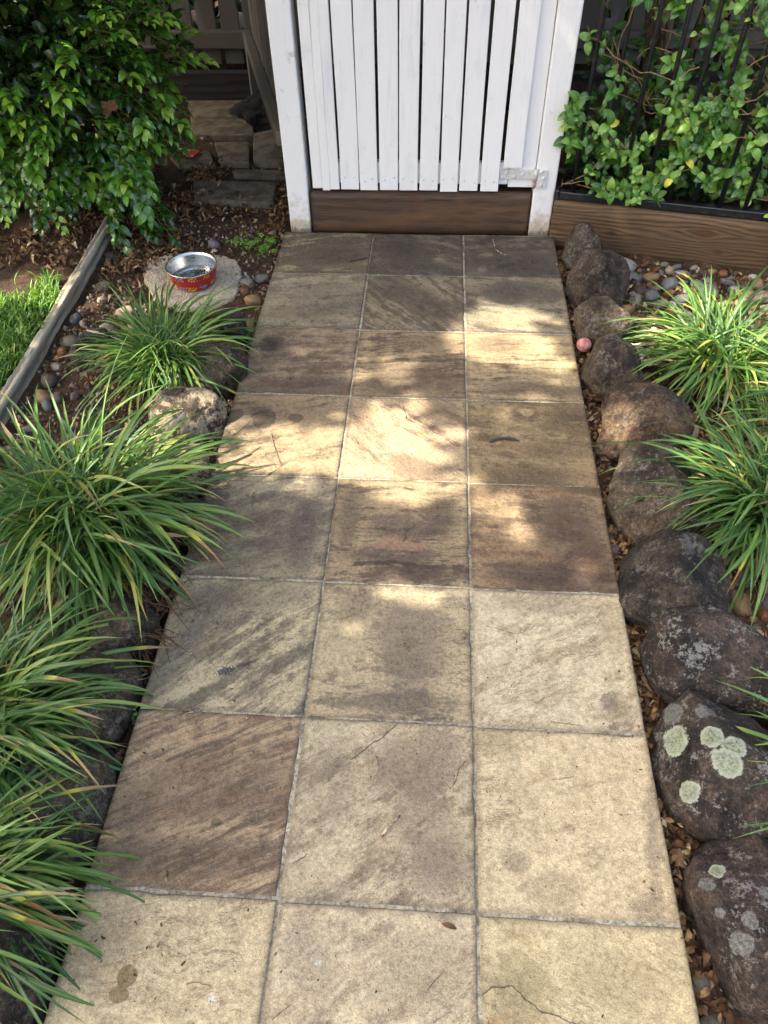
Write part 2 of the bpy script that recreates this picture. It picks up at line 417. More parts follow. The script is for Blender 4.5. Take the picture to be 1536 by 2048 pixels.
def _blade(N):
    t = N.attr('along'); r = N.math('FRACT', N.math('ADD', N.rand(), N.attr('rnd'))); o = N.obj
    col = N.ramp(r, [(0, lin(52, 90, 42, .88)), (.45, lin(74, 114, 52, .88)), (.82, lin(102, 140, 64, .9)), (.95, lin(142, 164, 78, .9)), (1, lin(176, 174, 86, .9))])
    r2 = N.math('FRACT', N.math('MULTIPLY', r, 57.31)); r3 = N.math('FRACT', N.math('MULTIPLY', r, 131.7))
    # paler centre vein, yellowing then brown where the tip has died back
    ac = N.attr('across')
    col = N.mix(N.mr(N.math('ABSOLUTE', ac), .35, .0, 0, .30), col, lin(182, 190, 110, .8))
    st = N.mr(r2, .82, 1.0, 1.02, .70, False)
    yel = N.mr(t, N.math('SUBTRACT', st, .10), st)
    col = N.mix(N.math('MULTIPLY', yel, N.mr(r2, .76, .84)), col, lin(176, 168, 72, .85))
    br = N.mr(t, N.math('SUBTRACT', st, .004), N.math('ADD', st, .02))
    col = N.mix(N.math('MULTIPLY', br, N.mr(r2, .77, .82)), col, N.mix(r3, lin(128, 96, 52, .8), lin(200, 182, 130, .8)))
    b = N.mr(t, .12, .0); col = N.mix(N.math('MULTIPLY', b, .6), col, lin(150, 156, 96, .8))
    return leaf_shader(N, col, .42, .28, None, .4)
M['blade'] = simple('strap_leaf', _blade)
def _dead(N):
    t = N.attr('tint')
    col = N.ramp(t, [(0, lin(78, 58, 42)), (.5, lin(134, 108, 80)), (1, lin(196, 182, 158))])
    return N.pbr(col, .8, None, .2)
M['dead'] = simple('dead_strap_leaf', _dead)
def _leaf(stops, rough, trans, spec=.55):
    def f(N):
        t = N.attr('tint'); o = N.obj
        col = N.ramp(t, stops)
        ac = N.attr('across')
        col = N.mix(N.mr(N.math('ABSOLUTE', ac), .14, .02, 0, .45), col, lin(150, 178, 88, .8))
        bf = N.n('NewGeometry').outputs['Backfacing']
        col = N.mix(N.math('MULTIPLY', bf, .5), col, lin(112, 140, 72, .7))
        return leaf_shader(N, col, rough, trans, None, spec)
    return f
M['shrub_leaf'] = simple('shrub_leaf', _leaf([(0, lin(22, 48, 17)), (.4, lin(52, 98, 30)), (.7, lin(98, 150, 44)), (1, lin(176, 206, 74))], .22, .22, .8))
M['vine_leaf'] = simple('vine_leaf', _leaf([(0, lin(28, 56, 22)), (.45, lin(66, 112, 40)), (.75, lin(116, 158, 60)), (.97, lin(160, 188, 84)), (1, lin(206, 196, 60))], .3, .25, .5))
M['crown_leaf'] = simple('crown_leaf', _leaf([(0, lin(30, 54, 20)), (1, lin(70, 100, 36))], .45, .2))
def _bark(N):
    o = N.obj; n = N.noise(N.map(o, sc=(1, 1, .2)), 60, 6, .7)
    col = N.mix(N.mr(n, .35, .65), lin(44, 34, 26), lin(108, 88, 68))
    return N.pbr(col, .9, N.bump(n, 1, .01), .2)
M['bark'] = simple('bark', _bark)
def _twig(N):
    n = N.noise(N.obj, 90, 4, .6)
    return N.pbr(N.mix(n, lin(74, 54, 38), lin(150, 124, 92)), .8, None, .25)
M['twig'] = simple('twig_wood', _twig)
M['vine'] = simple('vine_stem', lambda N: N.pbr(N.mix(N.noise(N.obj, 60, 4), lin(88, 62, 42), lin(150, 122, 88)), .7, None, .3))
M['twig_dark'] = simple('dark_twig_wood', lambda N: N.pbr(N.mix(N.noise(N.obj, 120, 3), lin(30, 27, 26), lin(66, 62, 60)), .6, None, .4))
M['twig_pale'] = simple('pale_twig_wood', lambda N: N.pbr(N.mix(N.mr(N.noise(N.obj, 70, 4), .4, .6), lin(96, 74, 52), lin(196, 180, 152)), .7, None, .3))
# --- built things
M['paint'] = paint_mat('white_paint', grime=0.0)
M['paint_post'] = paint_mat('white_post_paint', grime=.75)
M['paint_old'] = paint_mat('old_grey_paint', base=(150, 140, 122), grime=0.0, grain=1.6, K=.38)
M['paint_old_h'] = paint_mat('old_grey_paint_rail', base=(150, 140, 122), grime=0.0, grain=1.6, K=.38, vert=False)
def _hinge(N):
    n = N.noise(N.obj, 60, 5, .7); z = N.n('SeparateXYZ', {0: N.obj}).outputs[2]
    col = N.mix(N.mr(n, .5, .68, 0, .7), lin(222, 220, 214, .85), lin(176, 166, 150, .85))
    col = N.mix(N.mr(N.noise(N.obj, 110, 4, .7), .62, .72, 0, .8), col, lin(132, 84, 58, .8))
    return N.pbr(col, .5, N.bump(n, .5, .002), .4)
M['hinge'] = simple('painted_hinge_steel', _hinge)
M['rust'] = simple('rusty_steel', lambda N: N.pbr(N.mix(N.noise(N.obj, 120, 5, .7), lin(150, 88, 66, .8), lin(216, 190, 180, .8)), .8, None, .3))
M['black'] = simple('black_powder_coat', lambda N: N.pbr(N.mix(N.mr(N.noise(N.obj, 30, 5, .7), .5, .75), lin(22, 24, 27), lin(58, 60, 62)), .38, None, .5))
M['sleeper'] = timber_mat('dark_wet_timber', (106, 82, 62), (62, 48, 38), (120, 88, 58), knots=[(-.02, .08, .02), (.36, .09, .014)], k=.8, freq=150, rough=.5, dark=.2, rg=.12)
M['board'] = timber_mat('brown_pine_timber', (128, 100, 68), (76, 58, 42), (104, 84, 62), knots=[(.17, .045, .026), (.245, -.03, .015), (.50, -.045, .015), (-.2, .0, .012)], k=.70, freq=330, rg=.24)
M['log'] = timber_mat('grey_weathered_timber', (182, 173, 150), (108, 101, 88), (142, 133, 114), k=.9, freq=150, rough=.85, dark=.35)
M['dark_timber'] = timber_mat('dark_brown_timber', (52, 44, 36), (26, 22, 19), (40, 36, 32), k=.8, freq=160)  # dark brown grain for the retaining edge
def _conc(N):
    o = N.obj; n = N.noise(o, 30, 7, .7); v = N.voro(o, 130)
    col = N.mix(N.mr(n, .35, .65), lin(178, 164, 142, .78), lin(212, 200, 178, .78))
    col = N.mix(N.mr(N.noise(o, 85, 5, .75), .56, .68, 0, .75), col, lin(92, 78, 68, .7))
    col = N.mix(N.mr(N.noise(o, 7, 4, .6), .5, .66, 0, .5), col, lin(132, 120, 104, .7))
    return N.pbr(col, .9, N.bump(N.math('ADD', n, v), 1, .005), .25)
M['slab'] = simple('exposed_concrete', _conc)
def _paver(N):
    o = N.obj; n = N.noise(o, 12, 7, .65)
    col = N.mix(N.mr(n, .38, .62), lin(128, 116, 96, .8), lin(88, 78, 64, .8))
    return N.pbr(col, .85, N.bump(N.noise(o, 40, 6, .7), .8, .005), .3)
M['paver'] = simple('garden_paver_stone', _paver)
def _steel(N):
    n = N.noise(N.map(N.obj, sc=(1, 1, 6)), 40, 4, .6)
    return N.pbr(lin(196, 196, 192), N.mr(n, .3, .7, .24, .32), None, .5, 1.0)
M['steel'] = simple('brushed_steel', _steel)
M['red'] = simple('red_enamel', lambda N: N.pbr(N.mix(N.mr(N.noise(N.obj, 40, 5, .7), .45, .7), lin(158, 28, 26), lin(132, 24, 22)), .32, None, .5))
M['paw_y'] = simple('yellow_print', lambda N: N.pbr(lin(214, 160, 56), .4, None, .4))
M['paw_b'] = simple('blue_print', lambda N: N.pbr(lin(112, 132, 160), .4, None, .4))
def _water(N):
    return N.n('BsdfGlass', {'Color': (.93, .97, .96, 1), 'Roughness': .0, 'IOR': 1.33}).outputs[0]
M['water'] = simple('water', _water)
M['ball'] = simple('faded_pink_rubber', lambda N: N.pbr(N.mix(N.mr(N.noise(N.obj, 60, 5, .7), .4, .62), lin(182, 104, 106, .8), lin(196, 158, 150, .8)), .85, N.bump(N.noise(N.obj, 150, 3), .6, .003), .2))
M['card_red'] = simple('red_card', lambda N: N.pbr(lin(186, 30, 40), .5, None, .4))
M['card_white'] = simple('white_print', lambda N: N.pbr(N.mix(N.mr(N.noise(N.obj, 160, 3), .5, .56), lin(214, 210, 204), lin(120, 112, 108)), .5, None, .4))

# ------------------------------------------------------------------ ground
BX0, BY0, BX1, BY1 = .575, 2.735, 1.47, 2.54          # front face line of the brown board
BDIR = Vector((BX1-BX0, BY1-BY0, 0)).normalized(); BN = Vector((-BDIR.y, BDIR.x, 0))   # BN points back
def ground_z(x, y):
    z = -.055+.012*noise.noise(Vector((x*2.3, y*2.3, .3)))+.006*noise.noise(Vector((x*9, y*9, 4)))
    if x < -1.4: z += .03*min(1, (-1.4-x)/.1)
    if y > 2.8 and x < -.3: z += .03*min(1, (y-2.8)/.3)
    d = (Vector((x, y, 0))-Vector((BX0, BY0, 0))).dot(BN)
    if x > .52 and d > .02: z += .17*min(1, (d-.02)/.05)*min(1, (x-.52)/.05)
    if y > 4.42: z = max(z, -.05+.22*min(1, (y-4.42)/.06))
    return z
xs = [-60, -20, -8, -4.5]+list(np.arange(-3, 3.01, .055))+[4.5, 8, 20, 60]
ys = [-60, -20, -8, -3]+list(np.arange(-1.6, 4.9, .055))+[6, 9, 20, 60]
V = [(x, y, ground_z(x, y)) for y in ys for x in xs]; nx = len(xs)
# below the path the sheet lies deeper so that nothing pokes through the paving
V = [(x, y, min(z, -.075) if -.62 < x < .62 and y < 2.8 else z) for x, y, z in V]
F = np.array([(j*nx+i, j*nx+i+1, (j+1)*nx+i+1, (j+1)*nx+i) for j in range(len(ys)-1) for i in range(nx-1)])
g = link('ground', mesh('ground', V, F, M['soil'], True)); tag(g, kind='structure')

# ------------------------------------------------------------------ path
path = MB().box(-.598, .596, -1.196, 2.752, -.09, -.0032, .002).obj('path', M['grout'])
tag(path, kind='structure')
DK = (80, 70, 60); PU = (84, 68, 62)
TILES = {  # gate rows darkened and near rows lightened, partly to carry the light there
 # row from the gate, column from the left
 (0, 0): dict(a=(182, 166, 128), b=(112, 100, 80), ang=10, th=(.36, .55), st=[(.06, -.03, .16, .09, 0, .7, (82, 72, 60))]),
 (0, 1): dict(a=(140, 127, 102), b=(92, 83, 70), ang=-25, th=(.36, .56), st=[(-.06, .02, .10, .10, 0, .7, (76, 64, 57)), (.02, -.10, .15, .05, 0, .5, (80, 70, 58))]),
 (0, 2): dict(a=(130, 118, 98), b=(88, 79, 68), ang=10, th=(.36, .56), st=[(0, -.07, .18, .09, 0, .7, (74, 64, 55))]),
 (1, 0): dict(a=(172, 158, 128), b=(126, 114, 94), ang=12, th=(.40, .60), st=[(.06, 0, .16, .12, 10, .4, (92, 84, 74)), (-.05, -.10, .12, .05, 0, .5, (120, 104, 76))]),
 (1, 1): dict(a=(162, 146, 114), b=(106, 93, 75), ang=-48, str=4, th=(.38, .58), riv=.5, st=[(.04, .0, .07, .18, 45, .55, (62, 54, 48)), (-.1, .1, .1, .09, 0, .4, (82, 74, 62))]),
 (1, 2): dict(a=(172, 158, 126), b=(114, 102, 86), ang=-8, th=(.42, .62), st=[(.02, .08, .20, .10, 0, .75, (76, 70, 64)), (0, -.12, .18, .05, 0, .4, (170, 150, 112))]),  # pale strip at the bottom edge paints sunlight into the stone
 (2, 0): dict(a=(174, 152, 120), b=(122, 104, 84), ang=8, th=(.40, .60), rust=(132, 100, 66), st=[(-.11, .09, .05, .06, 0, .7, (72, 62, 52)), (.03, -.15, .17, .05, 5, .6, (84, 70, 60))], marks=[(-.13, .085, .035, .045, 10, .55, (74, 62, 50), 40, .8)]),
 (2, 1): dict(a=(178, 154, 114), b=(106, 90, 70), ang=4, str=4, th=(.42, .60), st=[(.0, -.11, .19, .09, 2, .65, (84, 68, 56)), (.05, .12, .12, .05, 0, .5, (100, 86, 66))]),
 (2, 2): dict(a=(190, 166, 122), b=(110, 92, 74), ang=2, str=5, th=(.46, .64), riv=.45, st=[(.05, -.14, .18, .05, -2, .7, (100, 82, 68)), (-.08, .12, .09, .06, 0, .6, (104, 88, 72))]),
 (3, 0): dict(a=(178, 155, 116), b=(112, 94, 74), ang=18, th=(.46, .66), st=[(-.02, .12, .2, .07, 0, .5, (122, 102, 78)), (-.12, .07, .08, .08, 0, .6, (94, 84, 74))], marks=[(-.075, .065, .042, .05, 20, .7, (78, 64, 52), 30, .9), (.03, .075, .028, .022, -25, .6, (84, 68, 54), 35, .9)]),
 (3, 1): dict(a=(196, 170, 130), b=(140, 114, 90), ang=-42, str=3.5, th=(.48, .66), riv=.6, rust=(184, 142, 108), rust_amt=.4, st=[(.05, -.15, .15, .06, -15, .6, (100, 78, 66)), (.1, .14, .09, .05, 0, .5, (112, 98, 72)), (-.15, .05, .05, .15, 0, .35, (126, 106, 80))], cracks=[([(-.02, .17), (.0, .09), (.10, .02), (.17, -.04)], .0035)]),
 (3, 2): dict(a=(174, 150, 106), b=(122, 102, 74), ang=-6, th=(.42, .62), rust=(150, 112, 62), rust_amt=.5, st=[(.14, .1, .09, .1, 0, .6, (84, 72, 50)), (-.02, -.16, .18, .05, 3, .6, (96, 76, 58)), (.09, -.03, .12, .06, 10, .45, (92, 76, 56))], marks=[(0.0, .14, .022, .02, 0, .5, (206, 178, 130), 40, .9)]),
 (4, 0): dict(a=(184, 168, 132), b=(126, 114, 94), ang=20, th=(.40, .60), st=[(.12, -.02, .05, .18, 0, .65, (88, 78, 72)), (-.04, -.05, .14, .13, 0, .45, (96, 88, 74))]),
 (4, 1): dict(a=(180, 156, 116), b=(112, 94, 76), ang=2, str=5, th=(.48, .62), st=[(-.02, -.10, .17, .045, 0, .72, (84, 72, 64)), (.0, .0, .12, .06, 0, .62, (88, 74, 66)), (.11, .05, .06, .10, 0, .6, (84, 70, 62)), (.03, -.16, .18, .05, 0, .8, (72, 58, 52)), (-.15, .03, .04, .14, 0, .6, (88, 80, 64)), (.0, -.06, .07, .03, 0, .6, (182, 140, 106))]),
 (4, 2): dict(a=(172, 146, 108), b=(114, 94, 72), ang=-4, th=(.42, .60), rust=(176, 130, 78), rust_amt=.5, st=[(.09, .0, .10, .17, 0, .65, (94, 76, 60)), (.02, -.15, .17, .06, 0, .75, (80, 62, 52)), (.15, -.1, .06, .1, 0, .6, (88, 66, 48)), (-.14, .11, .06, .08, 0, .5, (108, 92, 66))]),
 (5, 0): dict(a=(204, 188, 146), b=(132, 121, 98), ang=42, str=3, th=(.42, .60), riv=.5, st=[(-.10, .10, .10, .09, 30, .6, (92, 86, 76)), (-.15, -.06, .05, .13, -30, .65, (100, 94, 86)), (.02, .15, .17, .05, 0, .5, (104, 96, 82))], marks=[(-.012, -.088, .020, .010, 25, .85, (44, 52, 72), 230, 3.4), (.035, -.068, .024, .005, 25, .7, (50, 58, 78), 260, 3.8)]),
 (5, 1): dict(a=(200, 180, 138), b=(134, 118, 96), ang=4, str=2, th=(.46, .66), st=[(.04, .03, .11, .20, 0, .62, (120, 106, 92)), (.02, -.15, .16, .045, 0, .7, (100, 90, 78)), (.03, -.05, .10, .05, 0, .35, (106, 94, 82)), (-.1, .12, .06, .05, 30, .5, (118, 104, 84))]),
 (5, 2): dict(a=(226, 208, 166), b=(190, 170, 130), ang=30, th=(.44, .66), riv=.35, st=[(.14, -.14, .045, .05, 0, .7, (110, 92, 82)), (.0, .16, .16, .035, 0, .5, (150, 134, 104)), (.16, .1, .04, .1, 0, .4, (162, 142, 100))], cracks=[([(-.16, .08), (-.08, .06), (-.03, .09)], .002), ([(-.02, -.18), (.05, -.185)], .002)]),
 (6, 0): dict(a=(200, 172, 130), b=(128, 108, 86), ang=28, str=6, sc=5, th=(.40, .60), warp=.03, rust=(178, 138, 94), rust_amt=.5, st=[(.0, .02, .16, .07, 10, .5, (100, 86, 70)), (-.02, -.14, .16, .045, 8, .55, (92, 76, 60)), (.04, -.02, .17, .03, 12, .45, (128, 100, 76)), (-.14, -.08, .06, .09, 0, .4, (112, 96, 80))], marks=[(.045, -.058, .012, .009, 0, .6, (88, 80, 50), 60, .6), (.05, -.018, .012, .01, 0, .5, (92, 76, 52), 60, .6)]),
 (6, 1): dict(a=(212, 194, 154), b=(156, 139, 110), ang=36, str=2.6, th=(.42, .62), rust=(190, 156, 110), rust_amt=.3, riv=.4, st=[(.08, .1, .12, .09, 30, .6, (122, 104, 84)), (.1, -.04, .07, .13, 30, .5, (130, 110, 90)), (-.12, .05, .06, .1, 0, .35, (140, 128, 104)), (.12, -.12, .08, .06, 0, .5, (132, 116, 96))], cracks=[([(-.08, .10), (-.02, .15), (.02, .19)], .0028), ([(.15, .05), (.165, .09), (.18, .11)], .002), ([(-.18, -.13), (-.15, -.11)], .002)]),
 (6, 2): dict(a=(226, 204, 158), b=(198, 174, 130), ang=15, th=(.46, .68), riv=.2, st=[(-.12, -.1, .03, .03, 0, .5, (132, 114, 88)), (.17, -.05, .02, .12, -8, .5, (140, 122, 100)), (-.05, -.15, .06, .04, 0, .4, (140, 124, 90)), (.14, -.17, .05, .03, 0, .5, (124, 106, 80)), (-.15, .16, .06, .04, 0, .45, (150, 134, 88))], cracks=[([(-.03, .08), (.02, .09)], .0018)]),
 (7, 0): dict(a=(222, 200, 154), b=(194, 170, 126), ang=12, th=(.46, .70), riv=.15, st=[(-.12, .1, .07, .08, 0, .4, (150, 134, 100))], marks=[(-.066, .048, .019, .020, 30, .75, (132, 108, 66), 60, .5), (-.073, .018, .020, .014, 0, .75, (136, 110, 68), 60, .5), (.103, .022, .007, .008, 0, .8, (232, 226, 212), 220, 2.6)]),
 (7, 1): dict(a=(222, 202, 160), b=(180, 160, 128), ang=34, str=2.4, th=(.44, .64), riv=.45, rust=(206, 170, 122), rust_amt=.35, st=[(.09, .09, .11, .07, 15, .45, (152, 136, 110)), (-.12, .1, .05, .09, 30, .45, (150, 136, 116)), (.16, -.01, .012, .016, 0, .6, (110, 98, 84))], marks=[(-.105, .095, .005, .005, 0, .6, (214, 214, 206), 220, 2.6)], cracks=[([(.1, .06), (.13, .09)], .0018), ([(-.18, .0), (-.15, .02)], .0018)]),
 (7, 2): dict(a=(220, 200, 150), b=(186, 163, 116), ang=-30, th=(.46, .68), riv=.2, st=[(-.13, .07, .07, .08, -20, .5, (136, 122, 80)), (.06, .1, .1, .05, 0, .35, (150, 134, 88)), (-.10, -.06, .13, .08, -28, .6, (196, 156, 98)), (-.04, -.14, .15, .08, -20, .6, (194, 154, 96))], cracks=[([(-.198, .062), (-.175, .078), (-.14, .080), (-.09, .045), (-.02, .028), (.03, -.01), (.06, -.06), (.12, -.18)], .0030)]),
 (8, 0): dict(a=(200, 178, 132), b=(160, 138, 100), ang=20), (8, 1): dict(a=(192, 170, 128), b=(150, 130, 100), ang=-20), (8, 2): dict(a=(204, 186, 136), b=(166, 146, 104), ang=50),
 (9, 0): dict(a=(186, 166, 124), b=(130, 112, 86), ang=-15), (9, 1): dict(a=(206, 186, 140), b=(170, 150, 110), ang=10), (9, 2): dict(a=(190, 164, 118), b=(140, 116, 86), ang=35),
}
def tile_mesh(name, hx, hy, seed, mat):
    n = 22; rr = random.Random(seed)
    us = np.concatenate([[-1, -.985, -.96], np.linspace(-.9, .9, n-6), [.96, .985, 1]]); m = len(us)
    V = []
    for j, v in enumerate(us):
        for i, u in enumerate(us):
            x, y = u*hx, v*hy
            e = min(hx-abs(x), hy-abs(y))
            z = .0016*noise.noise(Vector((x*9+seed, y*9, seed)))+.0008*noise.noise(Vector((x*30, y*30+seed, 1)))
            z -= .0022*max(0, 1-e/.006)**1.6*(.7+.6*noise.noise(Vector((x*40, y*40, seed))))
            if e < 1e-6:
                k = .0012*noise.noise(Vector((x*26+seed, y*26, 7)))+.0006*noise.noise(Vector((x*90, y*90, 7)))
                ch = max(0, noise.noise(Vector((x*17+seed*3, y*17, 5)))-.33)*.018
                k -= 0
                if abs(u) == 1: x += k-math.copysign(ch, x)
                if abs(v) == 1: y += k-math.copysign(ch, y)
            V.append((x, y, z))
    F = [(j*m+i, j*m+i+1, (j+1)*m+i+1, (j+1)*m+i) for j in range(m-1) for i in range(m-1)]
    ring = [i for i in range(m)]+[j*m+m-1 for j in range(1, m)]+[(m-1)*m+i for i in range(m-2, -1, -1)]+[j*m for j in range(m-2, 0, -1)]
    b = len(V); V += [(V[i][0], V[i][1], -.03) for i in ring]; L = len(ring)
    F += [(ring[k], b+k, b+(k+1) % L, ring[(k+1) % L])[::1] for k in range(L)]
    return mesh(name, V, np.array(F), mat, True)
rj = random.Random(5)
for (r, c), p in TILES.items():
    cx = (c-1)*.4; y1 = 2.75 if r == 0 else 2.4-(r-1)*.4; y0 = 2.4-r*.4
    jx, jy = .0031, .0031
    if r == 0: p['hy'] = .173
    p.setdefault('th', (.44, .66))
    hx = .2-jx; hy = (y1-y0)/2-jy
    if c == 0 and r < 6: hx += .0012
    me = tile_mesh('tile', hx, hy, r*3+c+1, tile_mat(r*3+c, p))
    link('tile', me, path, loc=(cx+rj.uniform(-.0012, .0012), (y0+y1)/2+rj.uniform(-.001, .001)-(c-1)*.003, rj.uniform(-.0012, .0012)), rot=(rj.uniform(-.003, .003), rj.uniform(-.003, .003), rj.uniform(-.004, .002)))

# ------------------------------------------------------------------ gate, posts, sleeper
def plank_mesh(name, x0, x1, y0, y1, z0, z1, mat, b=.003, seg=14, bow=.002, seed=0):
    """vertical plank with rounded arrises and slight bow"""
    pr = []
    for cx_, cy_, a0 in ((x1-b, y1-b, 0), (x0+b, y1-b, 90), (x0+b, y0+b, 180), (x1-b, y0+b, 270)):
        for k in range(3): a = R(a0+45*k); pr.append((cx_+b*math.cos(a), cy_+b*math.sin(a)))
    n = len(pr); V = []; F = []
    for i in range(seg+1):
        z = z0+(z1-z0)*i/seg
        dx = bow*noise.noise(Vector((seed*3.1, z*2, 0))); dy = bow*noise.noise(Vector((seed*3.1, z*2, 9)))
        V += [(x+dx, y+dy, z) for x, y in pr]
    for i in range(seg):
        for k in range(n): F.append((i*n+k, i*n+(k+1) % n, (i+1)*n+(k+1) % n, (i+1)*n+k))
    F.append(tuple(range(n))[::-1]); F.append(tuple(seg*n+k for k in range(n)))
    return mesh(name, V, F, mat, False)
def post(x0, x1, label):
    o = empty('gate_post', ((x0+x1)/2, 2.81, -.004))
    w_ = (x1-x0)/2
    link('post_shaft', plank_mesh('post_shaft', -w_, w_, -.045, .05, -.03 if x0 > 0 else -.03, 1.9, M['paint_post'], .006, 24, .003, x0*10), o)
    tag(o, label, 'post', 'white posts either side of the gate'); return o
post(-.574, -.482, 'white painted timber gate post on the latch side beside the dirt path')
rp = post(.487, .577, 'white painted gate post carrying the hinge, next to the black bar fence')
gate = empty('gate', (0, 2.77, .19)); tag(gate, 'white painted timber picket gate with gaps between its boards', 'gate')
PK = [(-.414, -.381, .006, .0), (-.3805, -.342, .006, .0), (-.334, -.257, 0, 0), (-.252, -.177, 0, 0), (-.167, -.090, 0, 0), (-.083, -.006, 0, 0), (.003, .080, 0, 0), (.088, .161, 0, 0), (.170, .247, 0, 0), (.260, .335, 0, 0), (.350, .426, 0, .10)]
for i, (a, b, rec, up) in enumerate(PK):
    link('picket', plank_mesh('picket', a, b, -.012, .006, rj.uniform(-.003, .004)+up, 1.55, M['paint'], .0022, 16, .003, i), gate, loc=(0, 0, 0))
link('edge_board', plank_mesh('edge_board', -.458, -.4155, -.004, .03, .004, 1.55, M['paint'], .003, 16, .002, 31), gate)
link('stile', plank_mesh('stile', .376, .484, .0075, .045, .012, 1.55, M['paint'], .003, 16, .002, 33), gate)
MB().box(-.40, .374, .0075, .04, .022, .11, .003).obj('rail', M['paint'], gate)
MB().box(-.40, .374, .0075, .04, 1.2, 1.29, .003).obj('rail', M['paint'], gate)
sc_ = MB()
for i, (a, b, rec, up) in enumerate(PK[2:10]):
    for dx in (.25, .75):
        x = a+(b-a)*dx+rj.uniform(-.006, .006)
        sc_ = MB().lathe([(0.0004, .0018), (.0028, .0014), (.0038, 0)], 8).me('nail_head', M['hinge'], True) if i == 0 and dx == .25 else sc_
        link('nail_head', sc_, gate, loc=(x, -.012, .045+rj.uniform(-.008, .02)), rot=(R(90), 0, 0))
# hinge with strap, barrel, post plate and dome screws
hin = empty('hinge', (0, 0, 0)); hin.parent = gate
MB().box(.337, .478, -.0005, .0070, .048, .086, .001).obj('strap', M['hinge'], hin)
MB().tube([(.484, -.006, .044), (.484, -.006, .092)], .0095, 14).obj('barrel', M['hinge'], hin, True)
MB().tube([(.484, -.006, .016), (.484, -.006, .0435)], .0065, 12).obj('pin', M['rust'], hin, True)
MB().box(.495, .533, -.0120, -.0055, .016, .092, .001).obj('post_plate', M['hinge'], hin)
dome = MB().lathe([(.0005, .0052), (.004, .0045), (.0068, .0022), (.0075, 0)], 14).me('screw', M['hinge'], True)
for x, z, y in ((.350, .055, -.001), (.366, .076, -.001), (.398, .060, -.001), (.430, .068, -.001), (.506, .084, -.0125), (.518, .058, -.0125), (.512, .030, -.0125)):
    link('screw', dome, hin, loc=(x, y, z), rot=(R(90), 0, 0))
def beam(name, L, h, th, mat, seed, amp=.003, nz=7, nxs=60):
    """sawn timber along x, origin centre, ragged ends and edges"""
    V = []; F = []; prof = []
    for k in range(nz): prof.append((-th/2, -h/2+h*k/(nz-1)))
    for k in range(nz): prof.append((th/2, h/2-h*k/(nz-1)))
    n = len(prof)
    for i in range(nxs+1):
        x = -L/2+L*i/nxs
        for y, z in prof:
            q = Vector((x*2.2+seed, y*14, z*14))
            k = noise.noise(q)*amp+noise.noise(Vector((x*18+seed, y*30, z*60)))*amp*.4
            edge = abs(abs(z)-h/2) < 1e-6
            V.append((x+(noise.noise(Vector((z*40+seed, y*30, 1)))*.004 if i in (0, nxs) else 0), y+k*(1 if y > 0 else -1)*(.5 if edge else 1)+(-.003 if edge and y > 0 else .003 if edge else 0), z+(k if edge else 0)))
    for i in range(nxs):
        for k in range(n): F.append((i*n+k, i*n+(k+1) % n, (i+1)*n+(k+1) % n, (i+1)*n+k))
    F.append(tuple(range(n))[::-1]); F.append(tuple(nxs*n+k for k in range(n)))
    m = MB().add(V, F).me(name, mat, True)
    return m
o = link('timber_sleeper', beam('timber_sleeper', .955, .188, .05, M['sleeper'], 3, .004), loc=(.0025, 2.802, .078)); tag(o, 'dark wet brown timber sleeper laid under the white gate', 'timber')
# board of the raised bed on the right
mid = Vector(((BX0+BX1)/2, (BY0+BY1)/2, .05))+BN*.025
o = link('timber_board', beam('timber_board', .918, .225, .045, M['board'], 9, .0018), loc=mid, rot=(0, 0, math.atan2(BDIR.y, BDIR.x))); tag(o, 'brown grained pine retaining board with knots below the black fence', 'timber')

# ------------------------------------------------------------------ black bar fence
bf = empty('bar_fence', (BX0+.006, BY0+.03, .168), math.atan2(BDIR.y, BDIR.x)); tag(bf, 'black tubular metal bar fence above the brown board', 'fence')
MB().box(.016, 1.6, -.018, .018, 0, .030, .003).obj('bottom_rail', M['black'], bf)
MB().box(0, 1.6, -.018, .018, 1.32, 1.35, .003).obj('top_rail', M['black'], bf)
MB().box(-.006, .0155, -.022, .022, -.004, .036, .003).obj('bracket', M['black'], bf)
bar = MB().tube([(0, 0, .0305), (0, 0, .7), (0, 0, 1.3195)], .0088, 10).me('bar', M['black'], True)
for k in range(16): link('bar', bar, bf, loc=(.068+k*.098, 0, 0))

# ------------------------------------------------------------------ fences behind
def picket_fence(name, p0, p1, z0, z1, w_, gap, label, rail_z, rail_side, lo, th=.018, rail_w=.045, rail_h=.085, post_at=()):
    d = Vector((p1[0]-p0[0], p1[1]-p0[1], 0)); L = d.length
    f = empty(name, (p0[0], p0[1], 0), math.atan2(d.y, d.x)); tag(f, label, 'fence')
    n = int(L/(w_+gap)); me = [plank_mesh('picket', 0, w_, -th/2, th/2, z0, z1, M['paint_old'], .002, 4, .003, k+50) for k in range(4)]
    for k in range(n): link('picket', me[k % 4], f, loc=(k*(w_+gap), 0, rj.uniform(-.008, .008)), rot=(0, 0, rj.uniform(-.02, .02)))
    for rz_ in rail_z:
        y0 = th/2+.001 if rail_side > 0 else -th/2-.001-rail_w
        MB().box(lo, L, y0, y0+rail_w, rz_, rz_+rail_h, .004).obj('rail', M['paint_old_h'], f)
    for px_, a, b in post_at:
        y0 = (th/2+.001+.02) if rail_side > 0 else (-th/2-.001-.09-.0)
        MB().box(px_, px_+.09, y0, y0+.085, a, b, .004).obj('fence_post', M['paint_old'], f)
    return f
picket_fence('picket_fence', (-3.4, 4.36), (3.0, 4.36), .20, 1.7, .102, .030, 'old grey painted picket fence across the back of the yard', (.285, 1.3), -1, 0, post_at=())
sf = picket_fence('picket_fence', (-.558, 2.87), (-.965, 4.27), .392, 1.7, .088, .012, 'side picket fence running back from the latch post, seen edge on', (.33,), 1, .0, rail_h=.06)
